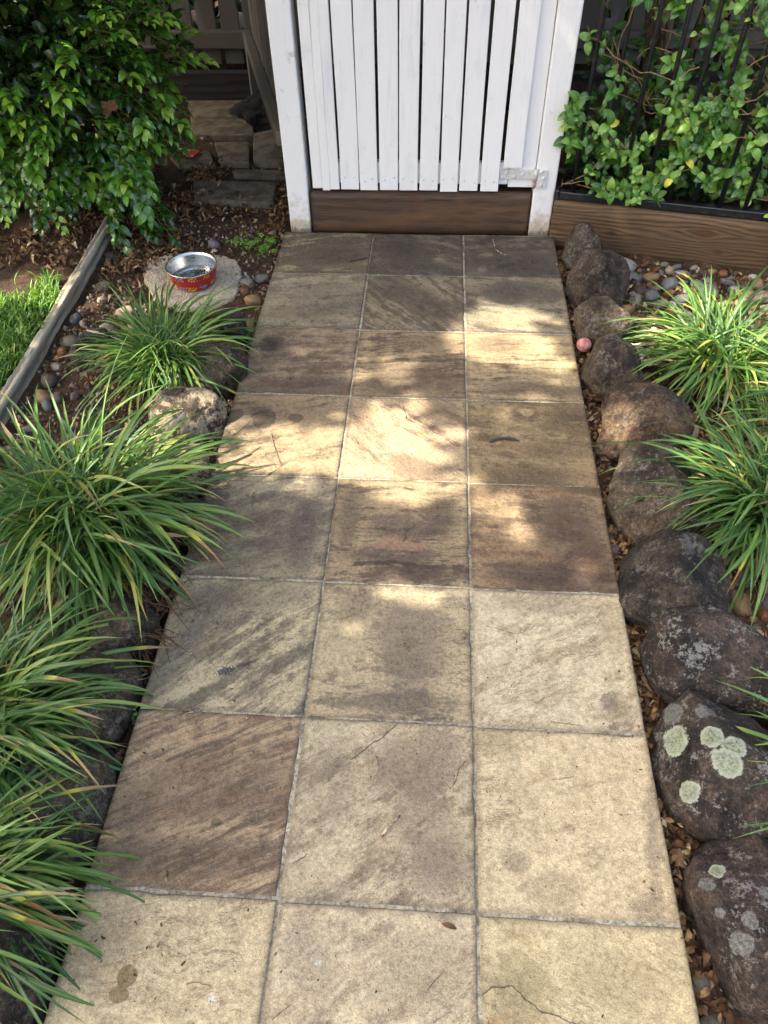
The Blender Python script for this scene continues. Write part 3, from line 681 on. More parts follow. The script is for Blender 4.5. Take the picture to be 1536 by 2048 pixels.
MB().box(1.36, 1.445, -.03, .055, -.04, .3285, .004).obj('fence_post', M['paint_old'], sf)
o = MB().box(-3.4, 3.0, 4.34, 4.41, -.06, .150, .006).obj('retaining_sleeper', M['dark_timber']); tag(o, 'dark timber retaining edge under the back fence', 'timber')

# ------------------------------------------------------------------ boulders
ICO4 = icosphere(5); ICO2 = icosphere(2); ICO3 = icosphere(3)
def rock_verts(sphere, rx, ry, rz, seed, cuts=5, amp=.10, flat=None, power=2.5):
    rr = random.Random(seed); V = sphere.copy()
    nrm = V.copy()
    # super-ellipsoid blockiness
    V = np.sign(V)*np.abs(V)**(2/power); V /= (np.abs(V)**power).sum(1, keepdims=True)**(1/power)
    V = V*np.array([1, 1, 1])
    planes = [(Vector((rr.uniform(-1, 1), rr.uniform(-1, 1), rr.uniform(-.3, 1))).normalized(), rr.uniform(.66, .9)) for _ in range(cuts)]
    planes += [(Vector(n_).normalized(), d_) for n_, d_ in (flat or [])]
    for n_, d_ in planes:
        s = V@np.array(n_[:]); ex = s-d_
        m = np.where(ex > 0, ex*.84, 0); V = V-m[:, None]*np.array(n_[:])
    out = []
    for v, n0 in zip(V, nrm):
        q = Vector(v)*1.3+Vector((seed*1.7, seed*.3, 0))
        k = 1+amp*noise.noise(q)+amp*.45*noise.noise(q*2.7)+amp*.18*noise.noise(q*8)+amp*.22*noise.noise(q*15)+amp*.22*noise.noise(q*31)-amp*.5*max(0, noise.noise(q*5.5+Vector((9, 2, 4)))-.28)-amp*.55*max(0, noise.noise(q*12)-.42)
        out.append((v[0]*k*rx, v[1]*k*ry, v[2]*k*rz))
    return np.array(out)
dk1, dk2 = (80, 75, 69), (42, 39, 37)
RED = ((94, 84, 76), (50, 45, 42))
M['b_grey'] = boulder_mat('grey_basalt', (104, 100, 92), (58, 54, 50), .65)
M['b_red'] = boulder_mat('redbrown_basalt', RED[0], RED[1], .25)
M['b_mid'] = boulder_mat('brown_basalt', (104, 96, 84), (56, 51, 46), .6, warm=(112, 94, 74))
M['b_warm'] = boulder_mat('warm_basalt', (106, 92, 77), (62, 54, 47), .35, warm=(124, 98, 72))
M['b_dark'] = boulder_mat('dark_basalt', dk1, dk2, .45)
M['b_lich'] = boulder_mat('lichened_basalt', (84, 76, 71), (48, 44, 42), 1.0, warm=(94, 78, 70))
M['b_pale'] = boulder_mat('sunlit_pale_rock', (96, 86, 72), (58, 52, 46), .6, pale=.9)  # cream blotches paint the sunlit look of two left rocks into the colour
M['b_slate'] = boulder_mat('grey_angular_rock', (104, 102, 88), (66, 64, 56), .6, warm=(122, 104, 74))
M['b_black'] = boulder_mat('black_rock', (34, 33, 33), (18, 17, 17), .1)
BOULD = [  # x y z rx ry rz rotz mat flats label
 (.705, 2.575, .025, .092, .085, .115, .2, 'b_grey', [], 'small grey pitted boulder nearest the brown retaining board', {}),
 (.722, 2.300, .035, .126, .115, .125, -.1, 'b_red', [((-.7, -.5, .7), .72)], 'dark red-brown boulder, second in the row from the retaining board', {}),
 (.722, 2.035, .020, .118, .100, .110, .1, 'b_mid', [], 'rounded boulder with a moss fleck behind the pink ball', {}),
 (.710, 1.765, .020, .110, .112, .110, .2, 'b_mid', [], 'speckled brown boulder just in front of the pink ball', {}),
 (.752, 1.462, .015, .152, .150, .125, -.55, 'b_warm', [((-.5, -.3, .9), .62), ((.5, -.8, .3), .75)], 'large wedge-shaped boulder with a warm tan face and overhang', {}),
 (.748, 1.155, .015, .135, .170, .120, .2, 'b_mid', [((-.6, -.2, .8), .72)], 'broad boulder half lit by sun beside the dry-tipped grass clump', {}),
 (.735, .812, .02, .146, .150, .130, -.2, 'b_dark', [((-.2, -.7, .7), .80)], 'smooth dark boulder with tiny holes, wide top and narrow base', {}),
 (.812, .585, .02, .178, .128, .125, -.15, 'b_lich', [((0, -.6, .8), .76)], 'oval boulder scattered with ash-grey lichen', {}),
 (.735, .318, .015, .140, .178, .135, .35, None, [((-.3, -.6, .8), .78), ((.5, .4, .8), .75)], 'dark boulder with large pale green lichen rosettes', {}),
 (.740, .010, .010, .128, .168, .130, .18, None, [((-.3, -.3, .9), .8)], 'dark boulder in the near corner with small grey lichen spots', {}),
 (-.715, 1.945, .01, .088, .100, .095, 0, 'b_dark', [], 'small dark boulder behind the grass clump by the paw-print bowl', {}),
 (-.690, 1.735, .005, .105, .110, .100, .3, 'b_mid', [], 'brown boulder half covered by the grass clump below the bowl', {}),
 (-.722, 1.440, .005, .132, .110, .115, .1, 'b_pale', [((.3, -.5, .8), .75)], 'boulder with sunlit cream blotches in its colour and black blotch at the path edge', {}),
 (-.735, 1.225, -.005, .135, .100, .085, -.2, 'b_pale', [], 'low rock, sunlit cream speckle in its colour, partly under long grass', {}),
 (-.725, .632, -.01, .105, .100, .090, .4, 'b_mid', [], 'dark lichened boulder under the hanging tips of the largest clump', {}),
 (-.728, .420, -.005, .112, .135, .095, -.2, 'b_mid', [], 'dark brown boulder between two left grass clumps', {}),
 (-.700, .180, -.005, .104, .145, .100, .25, 'b_slate', [((.7, -.3, .5), .68), ((.2, .3, .9), .72)], 'grey-green angular rock beside the rusty banded tile', {}),
 (-.722, -.165, .0, .105, .135, .105, 0, 'b_mid', [], 'dark boulder in the lower left corner', {}),
 (-1.205, 1.880, -.02, .085, .075, .065, .5, 'b_dark', [], 'low dark rock between the timber edging and the grass', {}),
 (-.645, 1.030, -.03, .070, .080, .050, 0, 'b_mid', [], 'low brown rock under drooping blades at the path edge', {}),
]
BPOS = []
for i, (x, y, z, rx, ry, rz_, rot, mt, fl, lab, kw) in enumerate(BOULD):
    kk = .95 if i < 4 else 1.06 if i == 7 else .95 if 5 < i < 10 else 1.02
    V = rock_verts(ICO4[0], rx*kk, ry*kk, rz_*1.02, i+3, cuts=4, flat=fl, amp=.10)
    BPOS.append((x, y, max(rx, ry)))
    if mt is None:
        bv = BVHTree.FromPolygons([Vector(v) for v in V], [tuple(f) for f in ICO4[1]])
        src = [(.635, .426, .026, 0), (.616, .322, .036, 0), (.694, .337, .026, 0), (.735, .316, .026, 0), (.712, .280, .032, 0), (.619, .214, .024, 0), (.62, .385, .03, 1), (.69, .40, .02, 1)] if i == 8 else \
              [(.642, .064, .016, 0), (.617, .039, .015, 1), (.658, -.056, .022, 1), (.68, -.02, .016, 1), (.72, .03, .012, 1), (.63, -.01, .009, 1)]
        sp = []
        for sx, sy, sr, kd in src:
            # follow the sight line from the rough spot onto the rock surface
            P = Vector((sx, sy, .13)); dr = (P-CAM).normalized()
            rotm = Matrix.Rotation(-rot, 3, 'Z')
            h = bv.ray_cast(rotm @ (CAM-Vector((x, y, z))), rotm @ dr)
            if h[0] is not None: sp.append((h[0].x, h[0].y, h[0].z, sr, kd))
        m = boulder_mat('rosette_basalt' if i == 8 else 'spotted_basalt', (78, 71, 66), (42, 38, 36), .85, sp, warm=(82, 69, 60) if i == 8 else (86, 71, 61))
    else: m = M[mt]
    o = link('boulder', mesh('boulder', V, ICO4[1], m, True), loc=(x, y, z-.006), rot=(0, 0, rot))
    tag(o, lab, 'boulder', 'boulders edging the path')
V = rock_verts(ICO4[0], .19, .13, .12, 77, cuts=9, amp=.34, flat=[((.3, -.6, .7), .55), ((-.6, -.3, .7), .6)])
o = link('boulder', mesh('boulder', V, ICO4[1], M['b_black'], True), loc=(-.90, 4.02, .06), rot=(0, 0, -.5)); tag(o, 'rough black rock in the dark corner by the back fence post', 'boulder', 'boulders edging the path')

# ------------------------------------------------------------------ stone slab, bowl, log edging, pavers, card, ball
def poly_slab(name, pts, z0, z1, mat, jag=.006, seed=0, bev=.006, sub=5):
    P = []
    n = len(pts)
    for i in range(n):
        a = Vector((*pts[i], 0)); b = Vector((*pts[(i+1) % n], 0))
        for k in range(sub):
            p = a.lerp(b, k/sub); q = noise.noise(Vector((p.x*25+seed, p.y*25, 1)))*jag+noise.noise(Vector((p.x*70+seed, p.y*70, 1)))*jag*.5
            c_ = sum((Vector((*t, 0)) for t in pts), Vector())/n
            P.append(p+(p-c_).normalized()*q)
    c_ = sum(P, Vector())/len(P); L = len(P)
    V = []
    rings = [(1.0, z0), (1.0, z1-bev), (1-.02, z1-bev*.2), (.95, z1), (.7, z1), (.35, z1)]
    for s_, z in rings:
        for p in P:
            q = c_+(p-c_)*s_; V.append((q.x, q.y, z+(noise.noise(Vector((q.x*14+seed, q.y*14, 2)))*.003 if z > z0 else 0)))
    V.append((c_.x, c_.y, z1)); F = []
    for i in range(len(rings)-1):
        for k in range(L): F.append((i*L+k, i*L+(k+1) % L, (i+1)*L+(k+1) % L, (i+1)*L+k))
    for k in range(L): F.append(((len(rings)-1)*L+k, (len(rings)-1)*L+(k+1) % L, len(V)-1))
    V = [(v[0]-c_.x, v[1]-c_.y, v[2]) for v in V]
    o = link(name, mesh(name, V, F, mat, True), loc=(c_.x, c_.y, 0)); return o
SLAB = [(-1.189, 2.55), (-1.117, 2.632), (-.96, 2.632), (-.869, 2.625), (-.788, 2.575), (-.752, 2.458), (-.737, 2.358), (-.755, 2.26), (-.815, 2.177), (-.957, 2.172), (-1.085, 2.269), (-1.159, 2.405)]
o = poly_slab('stone_slab', SLAB, -.08, -.043, M['slab'], .014, 3, .010); tag(o, 'rough pinkish concrete slab under the metal pet bowl', 'slab')

bw = empty('pet_bowl', (-.936, 2.39, -.040)); tag(bw, 'red steel pet bowl with yellow and blue paw prints, holding water', 'bowl')
R0, R1, HB = .091, .104, .076
MB().lathe([(.001, .002), (R0-.006, .002), (R0-.001, .006), (R0+(R1-R0)*.5, HB*.5), (R1-.001, HB-.003)], 72).obj('outer_shell', M['red'], bw, True)
MB().lathe([(R1-.001, HB-.003), (R1+.0025, HB-.001), (R1+.003, HB+.0015), (R1, HB+.003), (R1-.003, HB+.0005), (R1-.006, HB-.012), (R0+.000, .022), (R0-.006, .012), (R0-.016, .008), (.0005, .0072)], 72).obj('inner_basin', M['steel'], bw, True)
MB().lathe([(.0005, .024), (R0*.55, .024), (R0-.0005, .024), (R0-.008, .0135), (R0-.018, .0095), (.0005, .0087)], 72).obj('water', M['water'], bw, True)
def paw_mesh(mat):
    V = []; F = []
    def disc(cx, cy, rx, ry, an):
        n = 10; b = len(V); V.append((cx, cy))
        for k in range(n):
            t = 2*math.pi*k/n; a, c = rx*math.cos(t), ry*math.sin(t)
            V.append((cx+a*math.cos(an)-c*math.sin(an), cy+a*math.sin(an)+c*math.cos(an)))
        for k in range(n): F.append((b, b+1+k, b+1+(k+1) % n))
    disc(0, -.005, .0095, .0065, 0); disc(-.005, -.0085, .005, .004, .3); disc(.005, -.0085, .005, .004, -.3)
    for x, y, a in ((-.0115, .002, .5), (-.0042, .0085, .15), (.0042, .0085, -.15), (.0115, .002, -.5)): disc(x, y, .0028, .0042, a)
    return V, F
PV, PF = paw_mesh(None)
k = 0
for th, zc, an, mt in [(-92, .036, 0, 'paw_y'), (-120, .04, .35, 'paw_b'), (-64, .042, -.3, 'paw_b'), (-140, .040, .7, 'paw_y'), (-105, .064, 2.8, 'paw_b'), (-76, .066, 3.4, 'paw_y'), (-134, .016, .4, 'paw_y'), (-80, .013, .2, 'paw_y'), (-107, .012, -.2, 'paw_b'), (-50, .026, .5, 'paw_b'), (-40, .056, .4, 'paw_y'), (-160, .05, .2, 'paw_b'), (-20, .03, .2, 'paw_y'), (10, .04, 1.2, 'paw_b'), (40, .04, .2, 'paw_y'), (75, .035, .7, 'paw_b'), (110, .04, .1, 'paw_y'), (145, .035, .8, 'paw_b'), (175, .03, .5, 'paw_y')]:
    V = []
    for x, y in PV:
        x *= 1.25; y *= 1.25; a, c = x*math.cos(an)-y*math.sin(an), x*math.sin(an)+y*math.cos(an)
        z = min(max(zc+c, .0065), HB-.004)
        r_ = (R0-.001+(R1-R0)*(z-.006)/(HB-.009))+.0007; t = R(th)+a/r_
        V.append((r_*math.cos(t), r_*math.sin(t), z))
    link('paw_print', mesh('paw_print', V, PF, M[mt]), bw)

def edging_log():
    L, n, ns = 2.6, 28, 150; V = []; F = []
    for i in range(ns+1):
        x = -L/2+L*i/ns
        for k in range(n):
            t = 2*math.pi*k/n; c, s_ = math.cos(t), math.sin(t)
            q = (abs(c)**5+abs(s_)**5)**(-1/5)
            y, z = c*q*.023, s_*q*.040
            d = .006*noise.noise(Vector((x*3, y*25, z*25)))+.004*noise.noise(Vector((x*7, y*90, z*90)))+.0035*noise.noise(Vector((x*40, y*60, z*60)))
            if z > 0:
                cr = y-.004-.010*noise.noise(Vector((x*2.2, 5, 1)))
                d -= .02*math.exp(-(cr/.0042)**2)*max(0, min(1, .55+1.2*noise.noise(Vector((x*1.7, 9, 2)))))
                d -= .006*abs(noise.noise(Vector((x*1.5, y*120, 3))))
            rr = math.hypot(y, z); y += y/rr*d; z += z/rr*d
            V.append((x, y, z))
    for i in range(ns):
        for k in range(n): F.append((i*n+k, i*n+(k+1) % n, (i+1)*n+(k+1) % n, (i+1)*n+k))
    F.append(tuple(range(n))[::-1]); F.append(tuple(ns*n+k for k in range(n)))
    return MB().add(V, F).me('edging_log', M['log'], True)
o = link('edging_log', edging_log(), loc=(-1.413, 1.60, -.040), rot=(0, R(-.4), R(91.2))); tag(o, 'grey weathered split timber edging between lawn and bed', 'timber')

def paver(pts, z0, z1, lab, seed): 
    o = poly_slab('stone_paver', pts, z0, z1, M['paver'], .003, seed, .004, 4); tag(o, lab, 'paver', 'old pavers in the dark corner')
paver([(-1.14, 3.27), (-.72, 3.26), (-.70, 3.04), (-1.085, 3.055)], -.06, .0, 'pale rectangular paver nearest the white gate post', 1)
paver([(-1.41, 4.30), (-1.03, 4.31), (-.98, 4.06), (-1.34, 4.055)], -.04, .018, 'paver against the dark timber below the back fence', 2)
paver([(-1.33, 4.04), (-.975, 4.045), (-.93, 3.81), (-1.28, 3.82)], -.04, .010, 'paver in front of the one touching the dark timber', 3)
paver([(-.925, 3.80), (-.79, 3.88), (-.66, 3.80), (-.68, 3.46), (-.875, 3.49)], -.04, .026, 'tilted larger paver beneath the side fence rail', 4)
paver([(-1.135, 3.745), (-.945, 3.75), (-.895, 3.47), (-1.05, 3.48)], -.04, .0, 'dirty sunken paver to the right of the red card', 5)
paver([(-1.34, 3.58), (-1.14, 3.64), (-1.07, 3.47), (-1.24, 3.42)], -.04, -.006, 'leaf-strewn paver under the red card', 6)
paver([(-.98, 3.43), (-.68, 3.42), (-.68, 3.34), (-.95, 3.35)], -.04, -.012, 'narrow half-buried paver strip behind the pale rectangular one', 7)

cd = empty('red_card', (-1.262, 3.585, .004), -.25); tag(cd, 'flat red packet with a white label lying on the dark ground', 'packet')
MB().box(-.075, .075, -.045, .045, 0, .004, .001).obj('card_body', M['card_red'], cd)
MB().box(-.06, .02, -.022, .036, .0042, .0052, .0004).obj('label_panel', M['card_white'], cd)
MB().box(.055, .072, -.04, -.025, .0042, .005, .0003).obj('price_panel', M['card_white'], cd)

V = rock_verts(ICO3[0], .027, .027, .025, 41, cuts=1, amp=.04, power=2)
o = link('rubber_ball', mesh('rubber_ball', V, ICO3[1], M['ball'], True), loc=(.632, 1.925, .005)); tag(o, 'faded pink ball wedged between path and boulders', 'ball')

# ------------------------------------------------------------------ pebbles
PCOL = {'blue-grey': ((124, 126, 124), (92, 96, 98)), 'pale grey': ((168, 164, 154), (128, 124, 116)), 'tan': ((172, 142, 104), (132, 104, 74)), 'rusty brown': ((142, 96, 62), (102, 66, 44)),
        'dark brown': ((94, 80, 68), (62, 54, 48)), 'cream': ((206, 192, 160), (164, 146, 116)), 'olive grey': ((126, 122, 102), (92, 88, 74)), 'mauve': ((136, 110, 108), (100, 84, 86))}
def peb_mat(nm, a, b):
    N = NT('pebble_'+nm.replace(' ', '_').replace('-', '_')); o = N.obj; r = N.rand()
    po = N.vm('ADD', o, N.vm('SCALE', N.n('CombineXYZ', {0: r, 1: r, 2: r}).outputs[0], sc=31.0))
    n = N.noise(po, 22, 7, .65); n2 = N.noise(N.map(po, rot=(.6, .4, 0), sc=(1, 1, 4)), 20, 5, .6)
    col = N.mix(N.mr(N.math('ADD', N.math('MULTIPLY', n, .6), N.math('MULTIPLY', n2, .4)), .4, .6), lin(*a, .72), lin(*b, .72))
    col = N.mix(N.mr(N.noise(po, 120, 4, .7), .56, .68, 0, .5), col, lin(70, 60, 50, .7))
    col = N.mix(1.0, col, N.ramp(r, [(0, (.75, .75, .75, 1)), (1, (1.15, 1.12, 1.08, 1))]), 'MULTIPLY')
    return N.done(N.pbr(col, .62, N.bump(n, .6, .003), .4))
PMAT = {k: peb_mat(k, *v) for k, v in PCOL.items()}
PM = {}
for k in PCOL:
    PM[k] = []
    for s_ in range(4):
        rr = random.Random(hash(k) % 1000 if False else sum(map(ord, k))+s_)
        V = rock_verts(ICO2[0], 1, rr.uniform(.62, .9), rr.uniform(.42, .66), sum(map(ord, k))*.13+s_*5, cuts=7, amp=.20)
        PM[k].append(mesh('pebble', V, ICO2[1], PMAT[k], True))
placed = [(x, y, r*.93) for x, y, r in BPOS]
def clear(x, y, r, k=.80):
    return all((x-a)**2+(y-b)**2 > ((r+c)*k)**2 for a, b, c in placed)
def pebble(x, y, r, kind, lab, grp, z=None, cat='pebble', name='pebble'):
    o = link(name, rnd.choice(PM[kind]), loc=(x, y, (ground_z(x, y) if z is None else z)+r*rnd.uniform(.10, .42)),
             rot=(rnd.uniform(-.25, .25), rnd.uniform(-.25, .25), rnd.uniform(0, 6.28)), scale=(r, r*rnd.uniform(.85, 1.1), r))
    placed.append((x, y, r)); tag(o, lab, cat, grp); return o
NAMED = [('cream', -1.278, 2.638, .040, 'pale broken stone beside the far end of the timber edging'), ('dark brown', -1.372, 2.604, .030, 'small dark stone leaning on the timber edging'), ('olive grey', -1.328, 2.353, .042, 'long brown stone lying along the timber edging'),
 ('pale grey', -.713, 2.393, .034, 'pale grey pebble touching the right edge of the concrete slab'), ('blue-grey', -.657, 2.435, .032, 'grey pebble between slab and path tile'), ('tan', -.660, 2.251, .040, 'round tan stone at the path edge below the slab'),
 ('rusty brown', -.705, 2.326, .028, 'small brown pebble at the lower right slab corner'), ('tan', -.775, 2.130, .050, 'large tan stone just in front of the slab'), ('tan', -.655, 2.085, .034, 'tan stone at the path edge above the weed patch'), ('blue-grey', -.926, 2.716, .036, 'flat slate-grey stone behind the pet bowl'),
 ('cream', -1.160, 2.140, .048, 'bright cream stone behind the grass clump'), ('cream', -1.205, 2.03, .036, 'smaller cream stone next to the bright cream one'), ('olive grey', -1.325, 1.952, .042, 'grey stone touching the timber edging near the dark rock'), ('pale grey', -1.325, 1.792, .026, 'small whitish stone by the timber edging'),
 ('dark brown', -1.315, 1.705, .044, 'dark stone against the timber edging'), ('tan', -1.312, 1.615, .042, 'smooth tan stone against the timber edging'), ('cream', .633, .645, .025, 'small cream stone wedged by the path below the smooth dark boulder'), ('tan', .655, .560, .040, 'round tan stone between path and lichened boulders'),
 ('tan', .641, .150, .026, 'ochre stone between the two lichen-marked boulders'), ('mauve', .622, .085, .018, 'small mauve stone at the path edge'), ('olive grey', .625, -.085, .030, 'grey and pink stone at the path edge near the corner'), ('olive grey', .632, -.158, .036, 'big oval grey stone in the near right corner'), ('mauve', .615, .985, .024, 'purple-grey stone wedged at the path edge by the smooth dark boulder'),
 ('tan', -.60, 1.12, .0, '')]
for kd, x, y, r, lab in NAMED:
    if r: pebble(x, y, r, kd, lab, 'single stones along the path edges', name='stone', cat='stone')
MARKS = [(.705, 2.575, 'the small grey pitted boulder'), (.722, 2.30, 'the red-brown boulder'), (.722, 2.035, 'the boulder behind the pink ball'), (.710, 1.765, 'the boulder in front of the pink ball'), (.752, 1.462, 'the wedge-shaped boulder'),
 (.748, 1.155, 'the half-lit boulder'), (.735, .812, 'the smooth dark boulder'), (.812, .585, 'the oval lichened boulder'), (.735, .318, 'the lichen rosette boulder'), (.738, .005, 'the near corner boulder'), (1.095, 1.84, 'the bright sunlit clump'),
 (1.065, 1.13, 'the yellow-tipped clump'), (1.36, 1.50, 'the clump at the right edge'), (1.0, 2.62, 'the middle of the brown board'), (1.40, 2.55, 'the end of the brown board'), (1.12, 2.22, 'the open gravel patch below the brown board'), (1.42, 2.15, 'the gravel at the right edge'),
 (-.715, 1.945, 'the small dark boulder near the bowl'), (-.69, 1.735, 'the boulder below the bowl'), (-.722, 1.44, 'the cream-blotched boulder'), (-.735, 1.225, 'the cream speckled rock'), (-.725, .632, 'the boulder under hanging tips'), (-.728, .42, 'the dark brown left boulder'),
 (-.70, .18, 'the grey-green angular rock'), (-.72, -.165, 'the lower left corner boulder'), (-1.205, 1.88, 'the low dark rock'), (-.955, 2.2, 'the concrete slab'), (-1.36, 2.2, 'the far timber edging'), (-1.36, 1.6, 'the near timber edging'), (-.885, 1.78, 'the clump by the bowl'), (-.925, 1.02, 'the largest clump'), (-.95, .34, 'the lower left clump')]
def peb_label(kd, x, y, r):
    sz = 'large' if r > .034 else 'mid-sized' if r > .024 else 'small'
    mk = min(MARKS, key=lambda m: (m[0]-x)**2+(m[1]-y)**2)[2]
    return '%s %s river pebble by %s' % (sz, kd, mk), '%s %s pebbles by %s' % (sz, kd, mk)
kinds = list(PCOL); wts = [3, 3, 3, 2, 2, 1.5, 2.5, 1]
def bd(x, y): return (Vector((x, y, 0))-Vector((BX0, BY0, 0))).dot(BN)
cnt = 0
for pas, (rmin, rmax, n) in enumerate(((.032, .046, 900), (.022, .034, 1800), (.014, .022, 2200))):
    lim = (80, 190, 285)[pas]
    for _ in range(n):
        if cnt >= lim: break
        x, y = (rnd.uniform(.72, 1.30), rnd.uniform(-.35, 2.0)) if rnd.random() < .45 else (rnd.uniform(.80, 1.52), rnd.uniform(2.0, 2.66)); r = rnd.uniform(rmin, rmax)
        if y < .9 and x > 1.15: continue
        if bd(x, y) > -r-.004 or not clear(x, y, r): continue
        if (x-1.10)**2+(y-1.84)**2 < .17**2 or (x-1.065)**2+(y-1.13)**2 < .17**2 or (x-1.10)**2+(y-.27)**2 < .15**2: continue
        kd = rnd.choices(kinds, wts)[0]
        pebble(x, y, r, kd, *peb_label(kd, x, y, r)); cnt += 1
cnt = 0
for pas, (rmin, rmax, n) in enumerate(((.028, .042, 700), (.018, .028, 1500))):
    lim = (22, 62)[pas]
    for _ in range(n):
        if cnt >= lim: break
        x, y = rnd.uniform(-1.36, -.63), rnd.uniform(-.25, 2.3); r = rnd.uniform(rmin, rmax)
        if y < 1.3 and x < -1.05: continue
        if not clear(x, y, r): continue
        if (x+.96)**2+(y-2.4)**2 < .27**2: continue
        kd = rnd.choices(kinds, wts)[0]
        pebble(x, y, r, kd, *peb_label(kd, x, y, r)); cnt += 1

# ------------------------------------------------------------------ strap-leaf clumps
def blade_arc(L, W, a0, a1, sway, seed, seg=11, ground=None):
    """leaf strip rising along z and arching towards +x"""
    V = []; al = []; ac = []; x = z = y = 0.0
    for i in range(seg+1):
        t = i/seg; a = R(a0+(a1-a0)*t**1.1)
        wd = W*(.55+.45*min(1, t/.15))*(1 if t < .72 else max(.04, 1-((t-.72)/.28)**1.5))/2
        tw = .5*math.sin(t*3+seed)
        nx_, nz_ = -math.cos(a), math.sin(a)      # side normal of the arc plane
        fold = wd*.45
        for sgn in (-1, 0, 1):
            off = abs(sgn)*fold
            V.append((x+nx_*off*.9, y+sgn*wd*math.cos(tw), z+nz_*off*.9+sgn*wd*math.sin(tw))); al.append(t); ac.append(sgn)
        ds = L/seg; x += math.sin(a)*ds; z += math.cos(a)*ds; y += sway*ds*t
        if ground is not None and z < ground: z = ground
    F = []
    for i in range(seg):
        for k in (0, 1): F.append((i*3+k, i*3+k+1, (i+1)*3+k+1, (i+1)*3+k))
    return V, np.array(F), al, ac
BLT = []
for k in range(26):
    rr = random.Random(k+200); u = k/25
    a0 = 4+40*u+rr.uniform(-4, 4); a1 = 88+58*u**.8+rr.uniform(-22, 26)
    V, F, al, ac = blade_arc(rr.uniform(.85, 1.1), .0215+rr.uniform(-.005, .005), a0, a1, rr.uniform(-.45, .45), k, ground=.0)
    BLT.append(mesh('leaf_blade', V, F, M['blade'], True, {'along': al, 'across': ac})); BF, BAL, BAC = F, al, ac
def clump(x, y, n, L, rad, label, seed, dead=60, bias=None, up=1.0, wide=1.0, extra=230):
    rr = random.Random(seed); z0 = ground_z(x, y)+.005
    c = empty('grass_clump', (x, y, z0)); tag(c, label, 'grass clump', 'strap-leaved grass clumps beside the path')
    for i in range(n):
        u = (i+.5)/n; az = rr.uniform(0, 2*math.pi)
        if bias and rr.random() < bias[1]: az = R(bias[0])+rr.gauss(0, .75)
        ti = min(25, max(0, int(rr.betavariate(1.3, 1.15)*26*up)))
        r_ = rad*1.5*math.sqrt(rr.random()); s_ = L*rr.uniform(.62, 1.14)*(1 if ti > 5 else .85)
        p = az+rr.uniform(-1.2, 1.2)
        link('leaf_blade', BLT[ti], c, loc=(r_*math.cos(p), r_*math.sin(p), rr.uniform(0, .012)), rot=(rr.gauss(0, .13), rr.gauss(0, .15), az), scale=(s_, s_*wide*rr.uniform(.85, 1.25)*(.45/L)**.25, s_))
    Vs = []; ts = []; al_ = []; ac_ = []; Fs = []; b = 0
    for i in range(extra):
        ti = min(25, int(rr.betavariate(1.5, 1.1)*26)); me = BLT[ti]; az = rr.uniform(0, 6.283)
        if bias and rr.random() < bias[1]: az = R(bias[0])+rr.gauss(0, .8)
        n_ = len(me.vertices); co = np.empty(n_*3, np.float32); me.vertices.foreach_get('co', co); co = co.reshape(-1, 3)
        s_ = L*rr.uniform(.45, 1.0); Mx = Euler((rr.gauss(0, .15), rr.gauss(0, .2), az)).to_matrix()
        Vs.append((co*s_*np.array([1, wide, 1]))@np.array(Mx).T+np.array([rad*1.6*rr.gauss(0, .5), rad*1.6*rr.gauss(0, .5), rr.uniform(0, .02)]))
        Fs.append(BF+b); b += n_; al_.append(BAL); ac_.append(BAC); ts += [rr.random()]*n_
    d = link('inner_blades', mesh('inner_blades', np.concatenate(Vs), np.concatenate(Fs), M['blade'], True, {'rnd': ts, 'along': np.concatenate(al_), 'across': np.concatenate(ac_)}), c); d['kind'] = 'stuff'
    # withered thatch hanging low
    Vs = []; Fs = []; ts = []; b = 0
    for i in range(dead):
        az = rr.uniform(0, 6.283)
        if bias and rr.random() < .5: az = R(bias[0])+rr.gauss(0, .8)
        l = L*rr.uniform(.35, .8)
        V, F, al, ac = blade_arc(l, rr.uniform(.0016, .0036), rr.uniform(40, 75), rr.uniform(92, 130), rr.uniform(-.6, .6), i, 7, .002)
        ca, sa = math.cos(az), math.sin(az); r0 = rad*rr.random()
        V = [(v[0]*ca-v[1]*sa+r0*ca, v[0]*sa+v[1]*ca+r0*sa, v[2]+rr.uniform(0, .02)) for v in V]
        Vs += V; Fs.append(F+b); ts += [rr.random()]*len(V); b += len(V)
    d = link('dead_blades', mesh('dead_blades', Vs, np.concatenate(Fs), M['dead'], True, {'tint': ts}), c); d['kind'] = 'stuff'
    return c
clump(-.885, 1.78, 285, .37, .055, 'bushy strap-leaved grass clump in front of the pet bowl slab', 1, 60)
clump(-.93, 1.00, 290, .495, .085, 'largest strap-leaved grass clump, its tips hanging over the path', 2, 160, bias=(-35, .45), extra=520)
clump(-.955, .34, 290, .395, .07, 'grass clump at the left edge below the largest one', 3, 80, bias=(-10, .5), extra=440)
clump(-.90, -.02, 290, .385, .07, 'nearest left grass clump with long dark green blades', 4, 90, bias=(-20, .5), extra=440)
clump(1.095, 1.84, 245, .43, .06, 'bright sunlit grass clump near the brown retaining board', 5, 70)
clump(1.065, 1.13, 245, .44, .065, 'grass clump with yellow and brown tips beside the row of boulders', 6, 110, bias=(215, .35))
clump(1.36, 1.50, 180, .42, .06, 'grass clump at the right edge between two others', 7, 60)
clump(1.10, .27, 150, .42, .06, 'grass clump at the right edge behind the lichen rosette boulder', 8, 50)

